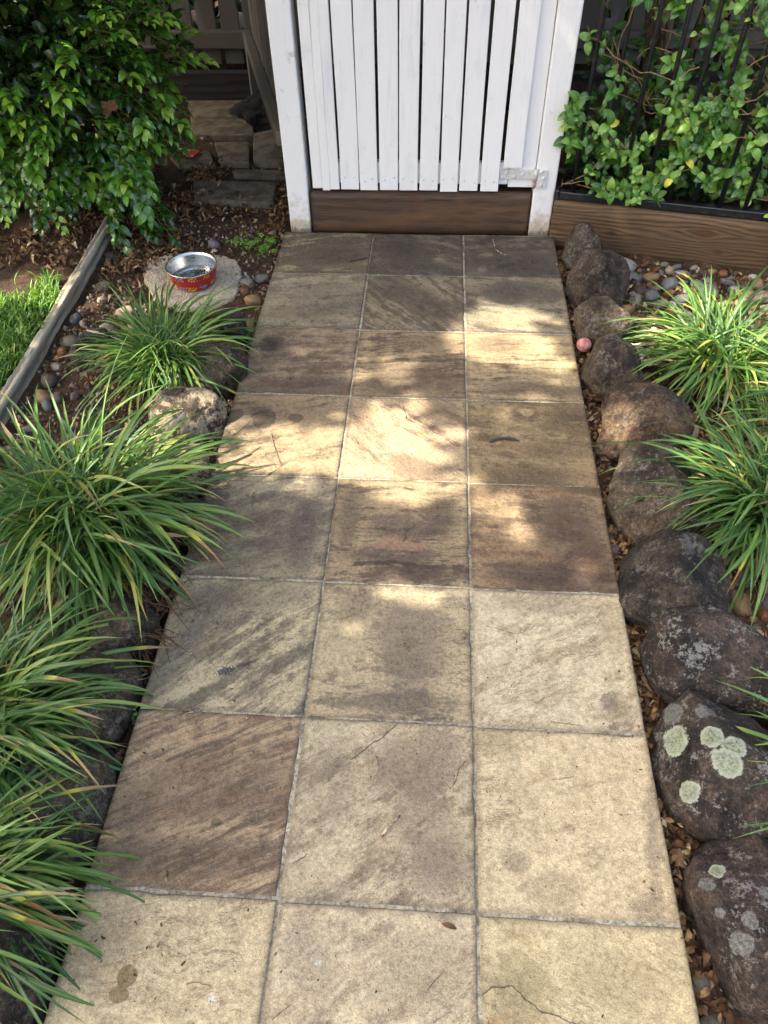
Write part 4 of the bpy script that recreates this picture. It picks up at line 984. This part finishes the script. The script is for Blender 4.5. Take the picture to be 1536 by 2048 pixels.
# ------------------------------------------------------------------ leaves
def leaf_tpl(wr=.5, fold=.18, curl=.12, tipk=1.0, seg=4, pw=.8):
    """leaf of length 1 along +y, normal +z"""
    V = [(0, 0, 0)]; ac = [0]; F = []
    for i in range(1, seg+1):
        t = i/(seg+1); w_ = wr/2*math.sin(math.pi*t**(.85*tipk))**pw
        z = curl*math.sin(t*math.pi*.9)-curl*1.2*t*t
        V += [(-w_, t, z+fold*w_), (0, t, z), (w_, t, z+fold*w_)]; ac += [-1, 0, 1]
    V.append((0, 1, curl*math.sin(math.pi*.9)-curl*1.2)); ac.append(0)
    F += [(0, 2, 1), (0, 3, 2)]
    for i in range(seg-1):
        b = 1+i*3
        F += [(b, b+1, b+4), (b, b+4, b+3), (b+1, b+2, b+5), (b+1, b+5, b+4)]
    b = 1+(seg-1)*3; n = len(V)-1
    F += [(b, b+1, n), (b+1, b+2, n)]
    return np.array(V), np.array(F), np.array(ac)
def orient(pos, d, nrm, s):
    d = Vector(d).normalized(); n = Vector(nrm); x = d.cross(n)
    if x.length < 1e-4: x = d.cross(Vector((1, .1, .2)))
    x.normalize(); n = x.cross(d)
    m = Matrix((x*s, d*s, n*s)).transposed().to_4x4(); m.translation = pos
    return m
def rvec(rr, s=1.0): return Vector((rr.gauss(0, s), rr.gauss(0, s), rr.gauss(0, s)))
def foliage(parent, part, tpl, mat, mats, tints, top=300):
    """the leaves that show largest become parts, the rest one stuff part"""
    inv = parent.matrix_basis.inverted()
    key = [(m.translation-CAM).length-.25*tints[i] for i, m in enumerate(mats)]
    order = sorted(range(len(mats)), key=lambda i: key[i])
    near = order[:top]; far = order[top:]
    bank = []
    for k in range(10):
        tv = tpl[0].copy(); bank.append(mesh(part, tv, tpl[1], mat, True, {'tint': [1.0 if k == 9 else k/9]*len(tv), 'across': tpl[2]}))
    for i in near:
        o = link(part, bank[9 if tints[i] >= 1 else min(8, int(max(0, tints[i])*9))], parent); o.matrix_basis = inv @ mats[i]
    if far:
        V, F = join_inst(tpl[0], tpl[1], [inv @ mats[i] for i in far])
        at = np.repeat([tints[i] for i in far], len(tpl[0])); ac = np.tile(tpl[2], len(far))
        o = link('foliage', mesh('foliage', V, F, mat, True, {'tint': at, 'across': ac}), parent); o['kind'] = 'stuff'
LT_SHRUB = leaf_tpl(.54, .30, .16, .85, 4, .7)
LT_VINE = leaf_tpl(.60, .22, .16, .95, 5, .55)
LT_CROWN = leaf_tpl(.5, .2, .1, 1.0, 2)

# big shrub
def shrub():
    rr = random.Random(11); C = Vector((-1.86, 3.12, .80)); rad = Vector((.80, .62, .86))
    s = empty('shrub', (-1.86, 3.15, -.03)); tag(s, 'large glossy green shrub with fresh lime tips above the leaf litter', 'shrub')
    inv = s.matrix_basis.inverted(); mats = []; tints = []; st = MB()
    def spray(p, d, L, n, tip, size):
        d = d.normalized(); side = d.cross(Vector((0, 0, 1)))
        if side.length < .1: side = Vector((1, 0, 0))
        side.normalize(); up = side.cross(d); pts = []
        for k in range(n):
            t = (k+.5)/n; q = p+d*L*t+Vector((0, 0, -1))*L*.15*t*t
            sg = 1 if k % 2 else -1
            ld = (side*sg*(1.0-.45*t)+d*(.55+.6*t)+Vector((0, 0, -.05))+rvec(rr, .15))
            if k == n-1: ld = d+Vector((0, 0, -.3))
            mats.append(orient(q, ld, up+rvec(rr, .25), size*(.75+.5*math.sin(math.pi*(.15+.8*t)))*rr.uniform(.85, 1.15)))
            tints.append(min(.99, max(0, tip*(.55+.45*t)+rr.gauss(0, .07)))); pts.append(q)
        st.tube([inv @ q for q in (p, pts[len(pts)//2], pts[-1])], [.0022, .0016, .0008], 4, False)
    for _ in range(2700):
        v = rvec(rr).normalized()
        if v.y > .55 or noise.noise(Vector((v.x*4.6, v.y*4.6, v.z*4.6+2))) < -.17: continue
        k = rr.uniform(.72, 1.03)+.10*noise.noise(v*3.2)
        p = C+Vector((v.x*rad.x, v.y*rad.y, v.z*rad.z))*k
        if p.z < .06+.5*max(0, -(p.x+1.62)) * (1 if p.y < 2.9 else .3): continue
        d = v*1.0+Vector((.1, -.25, .45 if v.z > -.3 else -.1))+rvec(rr, .5)
        fresh = rr.random() < .42 and k > .86
        spray(p, d, rr.uniform(.08, .16), rr.randint(5, 8), (.97 if fresh else rr.uniform(.3, .8)), rr.uniform(.034, .056))
    # low boughs that hang over the log end
    for (a, b, n) in (((-1.32, 2.86, .34), (-1.24, 2.72, .20), 10), ((-1.36, 2.86, .25), (-1.33, 2.70, .06), 10), ((-1.28, 2.86, .14), (-1.15, 2.72, .03), 6), ((-1.35, 2.9, .12), (-1.22, 2.76, .04), 5)):
        a, b = Vector(a), Vector(b)
        for k in range(n):
            p = a.lerp(b, k/n)+rvec(rr, .025); spray(p, (b-a).normalized()+rvec(rr, .45)+Vector((.1, -.3, -.15)), rr.uniform(.08, .15), rr.randint(5, 8), rr.uniform(.4, .9) if p.z > .12 else rr.uniform(.15, .4), .052)
    # inner leaves tinted dark, painting in the shade inside the crown
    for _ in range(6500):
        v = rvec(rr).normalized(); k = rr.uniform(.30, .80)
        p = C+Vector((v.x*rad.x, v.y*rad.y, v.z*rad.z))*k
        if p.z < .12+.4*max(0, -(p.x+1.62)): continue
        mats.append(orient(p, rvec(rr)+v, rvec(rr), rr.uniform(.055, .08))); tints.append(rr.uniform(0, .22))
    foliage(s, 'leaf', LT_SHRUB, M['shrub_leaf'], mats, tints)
    st.obj('twigs', M['vine'], s)['kind'] = 'stuff'
    tr = MB()
    for k in range(5):
        e = C+Vector((rr.uniform(-.5, .5), rr.uniform(-.35, .1), rr.uniform(-.1, .4)))
        b = Vector((-1.86+rr.uniform(-.05, .05), 3.15+rr.uniform(-.05, .05), -.05))
        m = b.lerp(e, .5)+rvec(rr, .05)
        MB().tube([inv @ b, inv @ m, inv @ e], [.022, .016, .008], 7).obj('stem', M['bark'], s, True)
shrub()

# climbing vine on the bars
def vine():
    rr = random.Random(21); s = empty('climbing_vine', (1.0, 2.78, .14)); tag(s, 'leafy evergreen climber woven through the black bar fence', 'vine')
    inv = s.matrix_basis.inverted(); mats = []; tints = []
    def whorl(p, n, size, tint, face):
        a0 = rr.uniform(0, 6.28); f = (face+rvec(rr, .22)).normalized()
        u = f.cross(Vector((0, 0, 1))).normalized(); v = f.cross(u)
        for k in range(n):
            a = a0+2*math.pi*k/n+rr.uniform(-.25, .25)
            d = u*math.cos(a)+v*math.sin(a)+f*.35+Vector((0, 0, -.25))
            mats.append(orient(p+rvec(rr, .004), d, f+Vector((0, 0, .4))+rvec(rr, .2), size*rr.uniform(.6, 1.2))); tints.append(min(.97, max(0, tint+rr.gauss(0, .1))) if rr.random() > .005 else 1.0)
    nst = 0
    def base(x, off): # point on the fence line, off>0 is behind
        t = (x-BX0)/(BX1-BX0); return Vector((x, BY0+(BY1-BY0)*t+.03, 0))+BN*off
    for i in range(138):
        front = i < 44 or i > 84
        x = rr.uniform(.64, 1.52); off = rr.uniform(-.022, .08) if front else rr.uniform(.03, .32)
        z = .21+abs(rr.gauss(0, .22)) if rr.random() < .55 else rr.uniform(.3, .95)
        if x < .72 and z > .5: z *= .6
        if i > 84: x = rr.uniform(.82, 1.6); z = rr.uniform(.42, 1.05)
        p = base(x, off); p.z = z
        d = Vector((rr.choice((-1, 1))*rr.uniform(.5, 1), rr.uniform(-.12, .12), rr.uniform(-.5, .5)))
        pts = [p.copy()]; L = rr.randint(5, 11)
        for k in range(L):
            d = (d+Vector((rr.gauss(0, .25), 0, rr.gauss(0, .3)-.04))).normalized()
            p = p+d*.036
            q = base(min(1.64, max(.60, p.x)), off+.012*math.sin(k*1.3+i)); p = Vector((q.x, q.y, max(.225, p.z))); pts.append(p.copy())
            hole = noise.noise(Vector((p.x*5.5, p.z*5.5, 3.3)))
            if hole > (-.15 if p.z > .42 else -.28) and rr.random() < .85:
                whorl(p+Vector((0, -.012, 0))+rvec(rr, .008), rr.randint(2, 4), rr.uniform(.034, .055), rr.uniform(.35, .85) if front else rr.uniform(.15, .5), Vector((0, -1, .45)))
        m = MB(); m.tube([inv @ q for q in pts], .0022, 5, False)
        m.obj('vine_stem', M['vine'], s, True)
    for _ in range(1700):
        x = rr.uniform(.60, 1.75); p = base(x, rr.uniform(.12, .5)); p.z = .13+abs(rr.gauss(0, .3))
        mats.append(orient(p, rvec(rr), Vector((0, -.5, .7))+rvec(rr, .5), rr.uniform(.04, .055))); tints.append(rr.uniform(0, .35))
    foliage(s, 'leaf', LT_VINE, M['vine_leaf'], mats, tints)
vine()

# small bright plant past the end of the board
def small_plant():
    rr = random.Random(31); s = empty('small_shrub', (1.56, 2.52, -.05)); tag(s, 'pale lime leafy plant at the end of the brown board', 'shrub')
    inv = s.matrix_basis.inverted(); mats = []; tints = []
    for i in range(34):
        p = Vector((1.53+rr.uniform(-.06, .16), 2.50+rr.uniform(-.07, .1), rr.uniform(.0, .30)))
        d = Vector((rr.uniform(-.8, .5), -.5, .1))+rvec(rr, .3)
        for k in range(6): mats.append(orient(p+d.normalized()*.016*k, d+rvec(rr, .7), Vector((0, -.4, .8))+rvec(rr, .3), rr.uniform(.03, .042))); tints.append(rr.uniform(.7, .96))
    foliage(s, 'leaf', LT_VINE, M['vine_leaf'], mats, tints)
    for k in range(4): MB().tube([(rr.uniform(-.02, .02), 0, 0), (rr.uniform(-.05, .08), rr.uniform(-.05, .05), .15), (rr.uniform(-.08, .12), rr.uniform(-.08, .06), .3)], [.005, .004, .002], 5).obj('stem', M['vine'], s, True)
small_plant()

# low weeds
def weed(x, y, n, spread, lab, seed, sz=.016):
    rr = random.Random(seed); s = empty('weed', (x, y, ground_z(x, y))); tag(s, lab, 'weed', 'low weeds at the path edge')
    for i in range(n):
        a = rr.uniform(0, 6.28); r_ = spread*math.sqrt(rr.random()); h = rr.uniform(.015, .05)
        b = MB(); p = Vector((r_*math.cos(a), r_*math.sin(a)*.8, h))
        V, F = join_inst(LT_VINE[0], LT_VINE[1], [orient(p, Vector((math.cos(q), math.sin(q), .1)), Vector((0, 0, 1))+rvec(rr, .2), sz*rr.uniform(.7, 1.2)) for q in [rr.uniform(0, 1)+2.1*k for k in range(3)]])
        t_ = rr.uniform(.4, .8)
        link('leaf', mesh('leaf', V, F, M['vine_leaf'], True, {'tint': [t_]*len(V), 'across': np.tile(LT_VINE[2], 3)}), s)
        if i % 3 == 0: MB().tube([(p.x*.6, p.y*.6, 0), p], .0008, 4).obj('stalk', M['vine'], s)
weed(-.70, 2.66, 46, .085, 'patch of small green weeds between slab and gate post', 1)
weed(-.80, 2.70, 20, .06, 'sparse weeds behind the slab', 2, .014)
weed(-.622, 1.975, 22, .05, 'tiny weeds in the crack beside the path below the tan stone', 3, .013)
weed(-.628, .40, 8, .022, 'single small weed at the path edge by the dark brown boulder', 4, .012)
weed(-.62, 1.18, 14, .035, 'tiny weeds beside the cream speckled rock', 5, .011)

# ------------------------------------------------------------------ lawn and leaf litter
def lawn():
    rr = np.random.default_rng(5); n = 58000
    x = -1.45-2.6*rr.uniform(0, 1, n)**1.15; y = rr.uniform(.3, 2.62, n)
    lim = 2.33+.10*np.array([noise.noise(Vector((a*3, b*3, 1))) for a, b in zip(x, y)])-(-1.475-x)*0.02
    dens = np.array([noise.noise(Vector((a*6, b*6, 4))) for a, b in zip(x, y)])
    k = (y < lim) & ((y < lim-.12) | (dens > -.05)); x, y = x[k], y[k]; n = len(x)
    z = np.array([ground_z(a, b) for a, b in zip(x, y)])
    az = rr.uniform(0, 6.283, n); L = rr.uniform(.03, .075, n); W = rr.uniform(.0022, .0042, n); le = rr.uniform(.3, 1.3, n)
    V = np.zeros((n, 7, 3)); tt = [0, .4, .75, 1.0]
    dx, dy = np.cos(az), np.sin(az)
    vi = 0
    for i, t in enumerate(tt):
        hx = np.sin(le*t)*L*t; hz = np.cos(le*t*.9)*L*t
        w_ = W*(1, .95, .7, 0)[i]
        for sg in ((-1, 1) if i < 3 else (0,)):
            V[:, vi, 0] = x+dx*hx-dy*w_*sg; V[:, vi, 1] = y+dy*hx+dx*w_*sg; V[:, vi, 2] = z+hz; vi += 1
    tF = np.array([(0, 1, 3), (0, 3, 2), (2, 3, 5), (2, 5, 4), (4, 5, 6)])
    F = (tF[None]+(np.arange(n)*7)[:, None, None]).reshape(-1, 3)
    t = np.clip(rr.normal(.45, .25, n), 0, 1)
    o = link('lawn_grass', mesh('lawn_grass', V.reshape(-1, 3), F, M['grass'], True, {'tint': np.repeat(t, 7)}))
    tag(o, 'short green lawn left of the weathered timber edging', 'grass', kind='stuff')
lawn()
LT_DRY = [leaf_tpl(.42, .5, c, .9, 3) for c in (.35, -.3, .55, .1)]
def litter(name, label, areas, seed):
    rr = random.Random(seed); Vs = []; Fs = []; ts = []; b = 0
    for (x0, x1, y0, y1, n, smin, smax, thr) in areas:
        per = [[] for _ in LT_DRY]; pt = [[] for _ in LT_DRY]
        for _ in range(n):
            x, y = rr.uniform(x0, x1), rr.uniform(y0, y1)
            if noise.noise(Vector((x*3.5, y*3.5, 2))) < thr: continue
            if bd(x, y) > -.03 and x > .5: continue
            if (x+.955)**2/.047+(y-2.4)**2/.040 < 1: continue
            if -1.46 < x < -1.375 and y < 2.86: continue
            z = ground_z(x, y)+.004+rr.random()**2*.02
            if -.6 < x < .6 and y < 2.75: z = .004
            k = rr.randrange(4)
            a = rr.uniform(0, 6.28)
            per[k].append(orient(Vector((x, y, z)), Vector((math.cos(a), math.sin(a), rr.gauss(0, .25))), Vector((0, 0, rr.choice((1, 1, -1))))+rvec(rr, .35), rr.uniform(smin, smax))); pt[k].append(min(1, max(0, rr.gauss(.5, .24))))
        for k, t in enumerate(LT_DRY):
            if per[k]:
                V, F = join_inst(t[0], t[1], per[k]); Vs.append(V); Fs.append(F+b); b += len(V); ts.append(np.repeat(pt[k], len(t[0])))
    o = link(name, mesh(name, np.concatenate(Vs), np.concatenate(Fs), M['litter'], True, {'tint': np.concatenate(ts)}))
    tag(o, label, 'leaf litter', kind='stuff')
litter('leaf_litter', 'brown dry leaves strewn under the shrub and along the left bed', [(-2.4, -1.0, 2.45, 3.5, 3600, .025, .05, -.35), (-1.3, -.62, 2.5, 3.3, 1300, .02, .042, -.1), (-1.5, -.62, 3.2, 4.3, 500, .02, .04, .0), (-1.36, -.615, -.4, 2.5, 2600, .02, .04, -.25)], 1)
litter('leaf_litter', 'brown dry leaves caught between path, boulders and pebbles on the right', [(.603, .665, -.4, 2.7, 1500, .018, .036, -.5), (.65, 1.55, -.3, 2.7, 2600, .018, .04, -.2), (.60, 1.7, 2.75, 3.4, 10, .02, .04, 0)], 2)
litter('path_debris', 'tiny dry leaf bits and dirt scattered on the far left tiles', [(-.58, -.2, 1.55, 2.7, 320, .004, .011, -.1), (-.55, .55, -.3, 2.7, 260, .003, .008, -.2), (-.59, -.35, -.3, 1.5, 120, .005, .014, -.2), (.5, .59, -.3, 2.6, 60, .005, .014, -.2)], 3)
# little dead stalks lying in the beds
def stalks():
    rr = random.Random(8); m = MB()
    for _ in range(420):
        side = rr.random() < .5
        x, y = (rr.uniform(-1.2, -.6), rr.uniform(-.35, 2.2)) if side else (rr.uniform(.61, 1.4), rr.uniform(-.3, 2.4))
        a = rr.uniform(0, 6.28); l = rr.uniform(.03, .11); z = ground_z(x, y)+.012+rr.uniform(0, .025)
        e = Vector((math.cos(a), math.sin(a), rr.gauss(0, .15)))*l; p = Vector((x, y, z))
        if (p+e).x > -.6 and (p+e).x < .6: e.x *= .1
        m.tube([p, p+e*.5+rvec(rr, .006), p+e], [.0011, .001, .0006], 4, False)
    for _ in range(260):
        x, y = rr.uniform(-.86, -.60), rr.uniform(.55, 1.22); a = rr.gauss(-.6, .7); l = rr.uniform(.05, .17)
        z = max(ground_z(x, y), -.03)+rr.uniform(.02, .09); p = Vector((x, y, z)); e = Vector((math.cos(a)*l, math.sin(a)*l, -z*rr.uniform(.2, .7)))
        q = p+e; q.z = max(q.z, .006)
        m.tube([p, p.lerp(q, .5)+rvec(rr, .006)+Vector((0, 0, .006)), q], [.0016, .0014, .0007], 4, False)
    o = m.obj('dead_stalks', M['dead']); tag(o, 'thin dry stalks lying among pebbles and boulders', 'dead stalks', kind='stuff')
stalks()
def seeds():
    rr = random.Random(14); mats = []
    for _ in range(150):
        mats.append(Matrix.Translation((rr.uniform(-.58, .58), rr.uniform(-.35, 2.7), .002)) @ Euler((0, 0, rr.uniform(0, 6))).to_matrix().to_4x4() @ Matrix.Diagonal((rr.uniform(.0018, .0042), rr.uniform(.0012, .0022), .0012, 1)))
    t = icosphere(1); V, F = join_inst(t[0], t[1], mats)
    o = link('seed_specks', mesh('seed_specks', V, F, M['twig_dark'], True)); tag(o, 'dark seeds and grit specks scattered over the paving', 'grit', kind='stuff')
seeds()

def grit():
    rr = random.Random(77); mats = []
    V0 = np.array([(1, 0, 0), (-1, 0, 0), (0, 1, 0), (0, -1, 0), (0, 0, 1), (0, 0, -1)], float); F0 = np.array([(0, 2, 4), (2, 1, 4), (1, 3, 4), (3, 0, 4), (2, 0, 5), (1, 2, 5), (3, 1, 5), (0, 3, 5)])
    for _ in range(9000):
        side = rr.random() < .5
        x, y = (rr.uniform(-1.38, -.605), rr.uniform(-.4, 2.9)) if side else (rr.uniform(.605, 1.6), rr.uniform(-.4, 2.65))
        if not side and bd(x, y) > -.01: continue
        q = .004+.011*rr.random()**2
        mats.append(Matrix.Translation((x, y, ground_z(x, y)+.002)) @ Euler((rr.uniform(0, 6), rr.uniform(0, 6), rr.uniform(0, 6))).to_matrix().to_4x4() @ Matrix.Diagonal((q, q*rr.uniform(.6, 1), q*rr.uniform(.5, .9), 1)))
    V, F = join_inst(V0, F0, mats)
    o = link('grit', mesh('grit', V, F, M['grit'], False, {'tint': np.repeat([rr.random() for _ in mats], 6)})); tag(o, 'fine grit and crumbs of soil between the pebbles', 'grit', kind='stuff')
grit()

# ------------------------------------------------------------------ twigs on the path
def twig(pts, r0, mat, lab, side=None):
    pts = [Vector((x, y, .0015+r0+.002*(i % 2))) for i, (x, y) in enumerate(pts)]
    fine = []
    for a, b in zip(pts[:-1], pts[1:]):
        for k in range(3): fine.append(a.lerp(b, k/3)+Vector((rnd.gauss(0, .0012), rnd.gauss(0, .0012), 0)))
    fine.append(pts[-1]); n = len(fine); c = fine[0].copy()
    o = MB().tube([p-c for p in fine], [r0*(1-.55*i/n) for i in range(n)], 6).obj('twig', M[mat], None, True, loc=c)
    tag(o, lab, 'twig', 'twigs lying on the tiles')
    if side: MB().tube([fine[side[0]]-c, Vector((*side[1], .004))-c], [r0*.7, r0*.4], 5).obj('side_shoot', M[mat], o, True)
twig([(.271, 1.380), (.296, 1.393), (.328, 1.399), (.364, 1.386)], .0045, 'twig_dark', 'short thick dark curved stick on the right column of tiles')
twig([(0, .131), (.015, .154), (.038, .179)], .0035, 'twig_pale', 'short pale split stick on a central near tile')
twig([(-.44, 1.394), (-.421, 1.33), (-.401, 1.284), (-.384, 1.239)], .0016, 'twig', 'thin forked brown twig in the sunny left tile', (1, (-.372, 1.325)))
twig([(.327, 2.704), (.335, 2.617), (.365, 2.575), (.392, 2.567)], .0016, 'twig_pale', 'thin hooked pale twig on the far right tile by the gate')
twig([(-.282, 2.497), (-.21, 2.524)], .0028, 'twig_dark', 'short dark twig across the joint near the gate')
twig([(-.447, 1.127), (-.453, 1.096), (-.42, 1.016), (-.341, .943)], .0014, 'twig', 'long thin curling twig near the largest grass clump')
twig([(.013, .95), (.015, .988), (.042, 1.018)], .0013, 'twig_dark', 'small bent dark stem on the blotchy middle tile')
twig([(-.278, 1.602), (-.22, 1.624), (-.205, 1.647)], .0012, 'twig', 'thin twig lying along a joint on the left column')
twig([(.098, 1.744), (.151, 1.766)], .0013, 'twig_pale', 'small pale twig on the middle column beyond the sunlit tile')
twig([(-.023, .308), (-.012, .274)], .0011, 'twig', 'tiny thin stem above the pale split stick')
twig([(-.526, .368), (-.489, .387), (-.45, .402)], .0022, 'twig_pale', 'dry pale stalk at the top of the rusty banded tile')
twig([(-.149, .677), (-.117, .687), (-.102, .703)], .001, 'twig', 'hair-thin curved stem beside the dark vertical stain')
twig([(-.347, -.155), (-.324, -.151), (-.3, -.158)], .001, 'twig', 'hair-thin stem next to the white dropping')
t = leaf_tpl(.32, .4, .3, 1, 4)
o = link('fallen_leaf', mesh('fallen_leaf', t[0], t[1], M['litter'], True, {'tint': [.45]*len(t[0])}), loc=(.128, -.026, .004), rot=(0, .1, R(-103)), scale=(.034, .034, .034)); tag(o, 'single brown leaf on the near middle tile', 'leaf')

# ------------------------------------------------------------------ trees that give the shade
GAPS = [(-.40, 1.30, .24, .13), (-.05, 1.18, .24, .07), (-.74, 1.43, .14, .14), (-.73, 1.19, .13, .10), (.38, 1.88, .21, .12), (-.02, 1.40, .19, .16), (.30, 1.05, .085, .12), (.02, .765, .13, .045),
        (.33, 2.12, .17, .08), (-.08, 1.74, .10, .10), (1.08, 1.92, .28, .24), (.71, 1.47, .10, .10), (.68, 1.20, .07, .09), (-1.62, 2.22, .30, .16), (-.86, 1.66, .18, .09),
        (1.15, 2.25, .25, .12), (.97, 1.2, .10, .08), (-1.0, 1.27, .16, .10), (1.35, 1.6, .18, .16), (-2.1, 1.9, .4, .2), (-1.15, 2.13, .09, .06), (.60, 1.68, .05, .03), (-.95, 2.95, .28, .10), (-.6, 3.0, .2, .07), (-1.25, 3.0, .2, .08), (.12, 2.0, .06, .05), (.38, 1.62, .07, .04)]
def in_gap(p, grow=.03):  # crown is left open along these sun rays to place the sun patches
    q = p-S*((p.z-.03)/S.z)
    wob = 1+.5*noise.noise(Vector((q.x*7, q.y*7, 6)))
    return any(((q.x-a)/(rx*wob+grow))**2+((q.y-b)/(ry*wob+grow))**2 < 1 for a, b, rx, ry in GAPS)
def tree(name, base, crown_c, rad, n, size, label, seed, stems=1, gaps=False, tr=.12, flat=1.0, visible_stems=None, group='trees shading the yard'):
    rr = random.Random(seed); t_ = empty(name, base); tag(t_, label, 'tree', group)
    B = Vector(base); C = Vector(crown_c); mats = []; tints = []
    while len(mats) < n:
        v = Vector((rr.uniform(-1, 1), rr.uniform(-1, 1), rr.uniform(-1, 1)))
        if v.length > 1: continue
        p = C+Vector((v.x*rad[0], v.y*rad[1], v.z*rad[2]))*(1+.15*noise.noise(v*3))
        if gaps and in_gap(p): 
            n -= 1; continue
        mats.append(orient(p-B, rvec(rr), Vector((0, 0, 1))+rvec(rr, .5)+(S*.6 if gaps else Vector()), size*rr.uniform(.75, 1.25))); tints.append(rr.random())
    V, F = join_inst(LT_CROWN[0], LT_CROWN[1], mats)
    c_ = link('crown', mesh('crown', V, F, M['crown_leaf'], True, {'tint': np.repeat(tints, len(LT_CROWN[0])), 'across': np.tile(LT_CROWN[2], len(mats))}), t_); c_['kind'] = 'stuff'
    for pts, rads in (visible_stems or [([B, B.lerp(C, .5)+Vector((.1, -.1, .2)), C], [tr, tr*.75, tr*.3])]):
        MB().tube([Vector(p)-B for p in pts], rads, 10).obj('trunk', M['bark'], t_, True)
    for k in range(7):
        a = k*.9+rr.uniform(-.2, .2); e = C+Vector((math.cos(a)*rad[0]*.6, math.sin(a)*rad[1]*.6, rr.uniform(-.2, .4)*rad[2]))
        s0 = (visible_stems[k % len(visible_stems)][0][-1] if visible_stems else B.lerp(C, .75))
        if gaps and any(in_gap(Vector(s0).lerp(e, q), .05) for q in (.3, .5, .7, .9)): continue
        MB().tube([Vector(s0)-B, Vector(s0).lerp(e, .5)+Vector((0, 0, .1))-B, e-B], [tr*.35, tr*.22, tr*.06], 7).obj('limb', M['bark'], t_, True)
cc = Vector((-.35, 1.7, 0))+S*5.6
tree('shade_tree', (cc.x-2.6, cc.y-2.2, -.05), cc, (3.3, 3.9, .75), 50000, .11, 'tall spreading tree beyond the lawn that dapples the path', 41, gaps=True, tr=.17)
tree('garden_tree', (1.0, 3.22, .10), (1.25, 3.95, 2.25), (2.1, 1.4, .7), 13000, .11, 'slim multi-stemmed tree behind the black bar fence', 42, tr=.04,
     visible_stems=[([(1.0, 3.22, .08), (.985, 3.21, .35), (.95, 3.2, .60), (.905, 3.22, .85), (.85, 3.3, 1.7)], [.036, .030, .025, .022, .014]),
                    ([(1.02, 3.24, .08), (1.02, 3.22, .4), (.985, 3.2, .72), (.97, 3.25, 1.0), (1.05, 3.4, 1.8)], [.03, .024, .02, .018, .012]),
                    ([(1.06, 3.22, .08), (1.11, 3.2, .34), (1.12, 3.2, .66), (1.2, 3.3, 1.1), (1.35, 3.5, 1.8)], [.022, .018, .014, .012, .009])])
tree('garden_tree', (-2.3, 5.3, .12), (-1.5, 4.25, 2.5), (2.2, 1.6, .6), 10000, .12, 'unseen tree added behind the back fence to darken the corner', 43, tr=.10)  # unseen tree, its crown added overhead to darken the rear corner

# hedge added behind the back fence so that its gaps look dark
def hedge():
    rr = random.Random(51); h = empty('hedge', (0, 4.95, .15)); tag(h, 'dark hedge added behind the back fence to darken its gaps', 'hedge')
    mats = []; tints = []
    for _ in range(9000):
        mats.append(orient(Vector((rr.uniform(-3.6, 3.2), rr.uniform(-.42, .42), rr.uniform(-.1, 1.9))), rvec(rr), rvec(rr), rr.uniform(.09, .14))); tints.append(rr.random()*.5)
    V, F = join_inst(LT_CROWN[0], LT_CROWN[1], mats)
    link('foliage', mesh('foliage', V, F, M['crown_leaf'], True, {'tint': np.repeat(tints, len(LT_CROWN[0])), 'across': np.tile(LT_CROWN[2], len(mats))}), h)['kind'] = 'stuff'
    for k in range(6): MB().tube([(-3.2+k*1.2, 0, -.2), (-3.15+k*1.2, .05, 1.5)], [.03, .015], 7).obj('stem', M['bark'], h, True)
hedge()
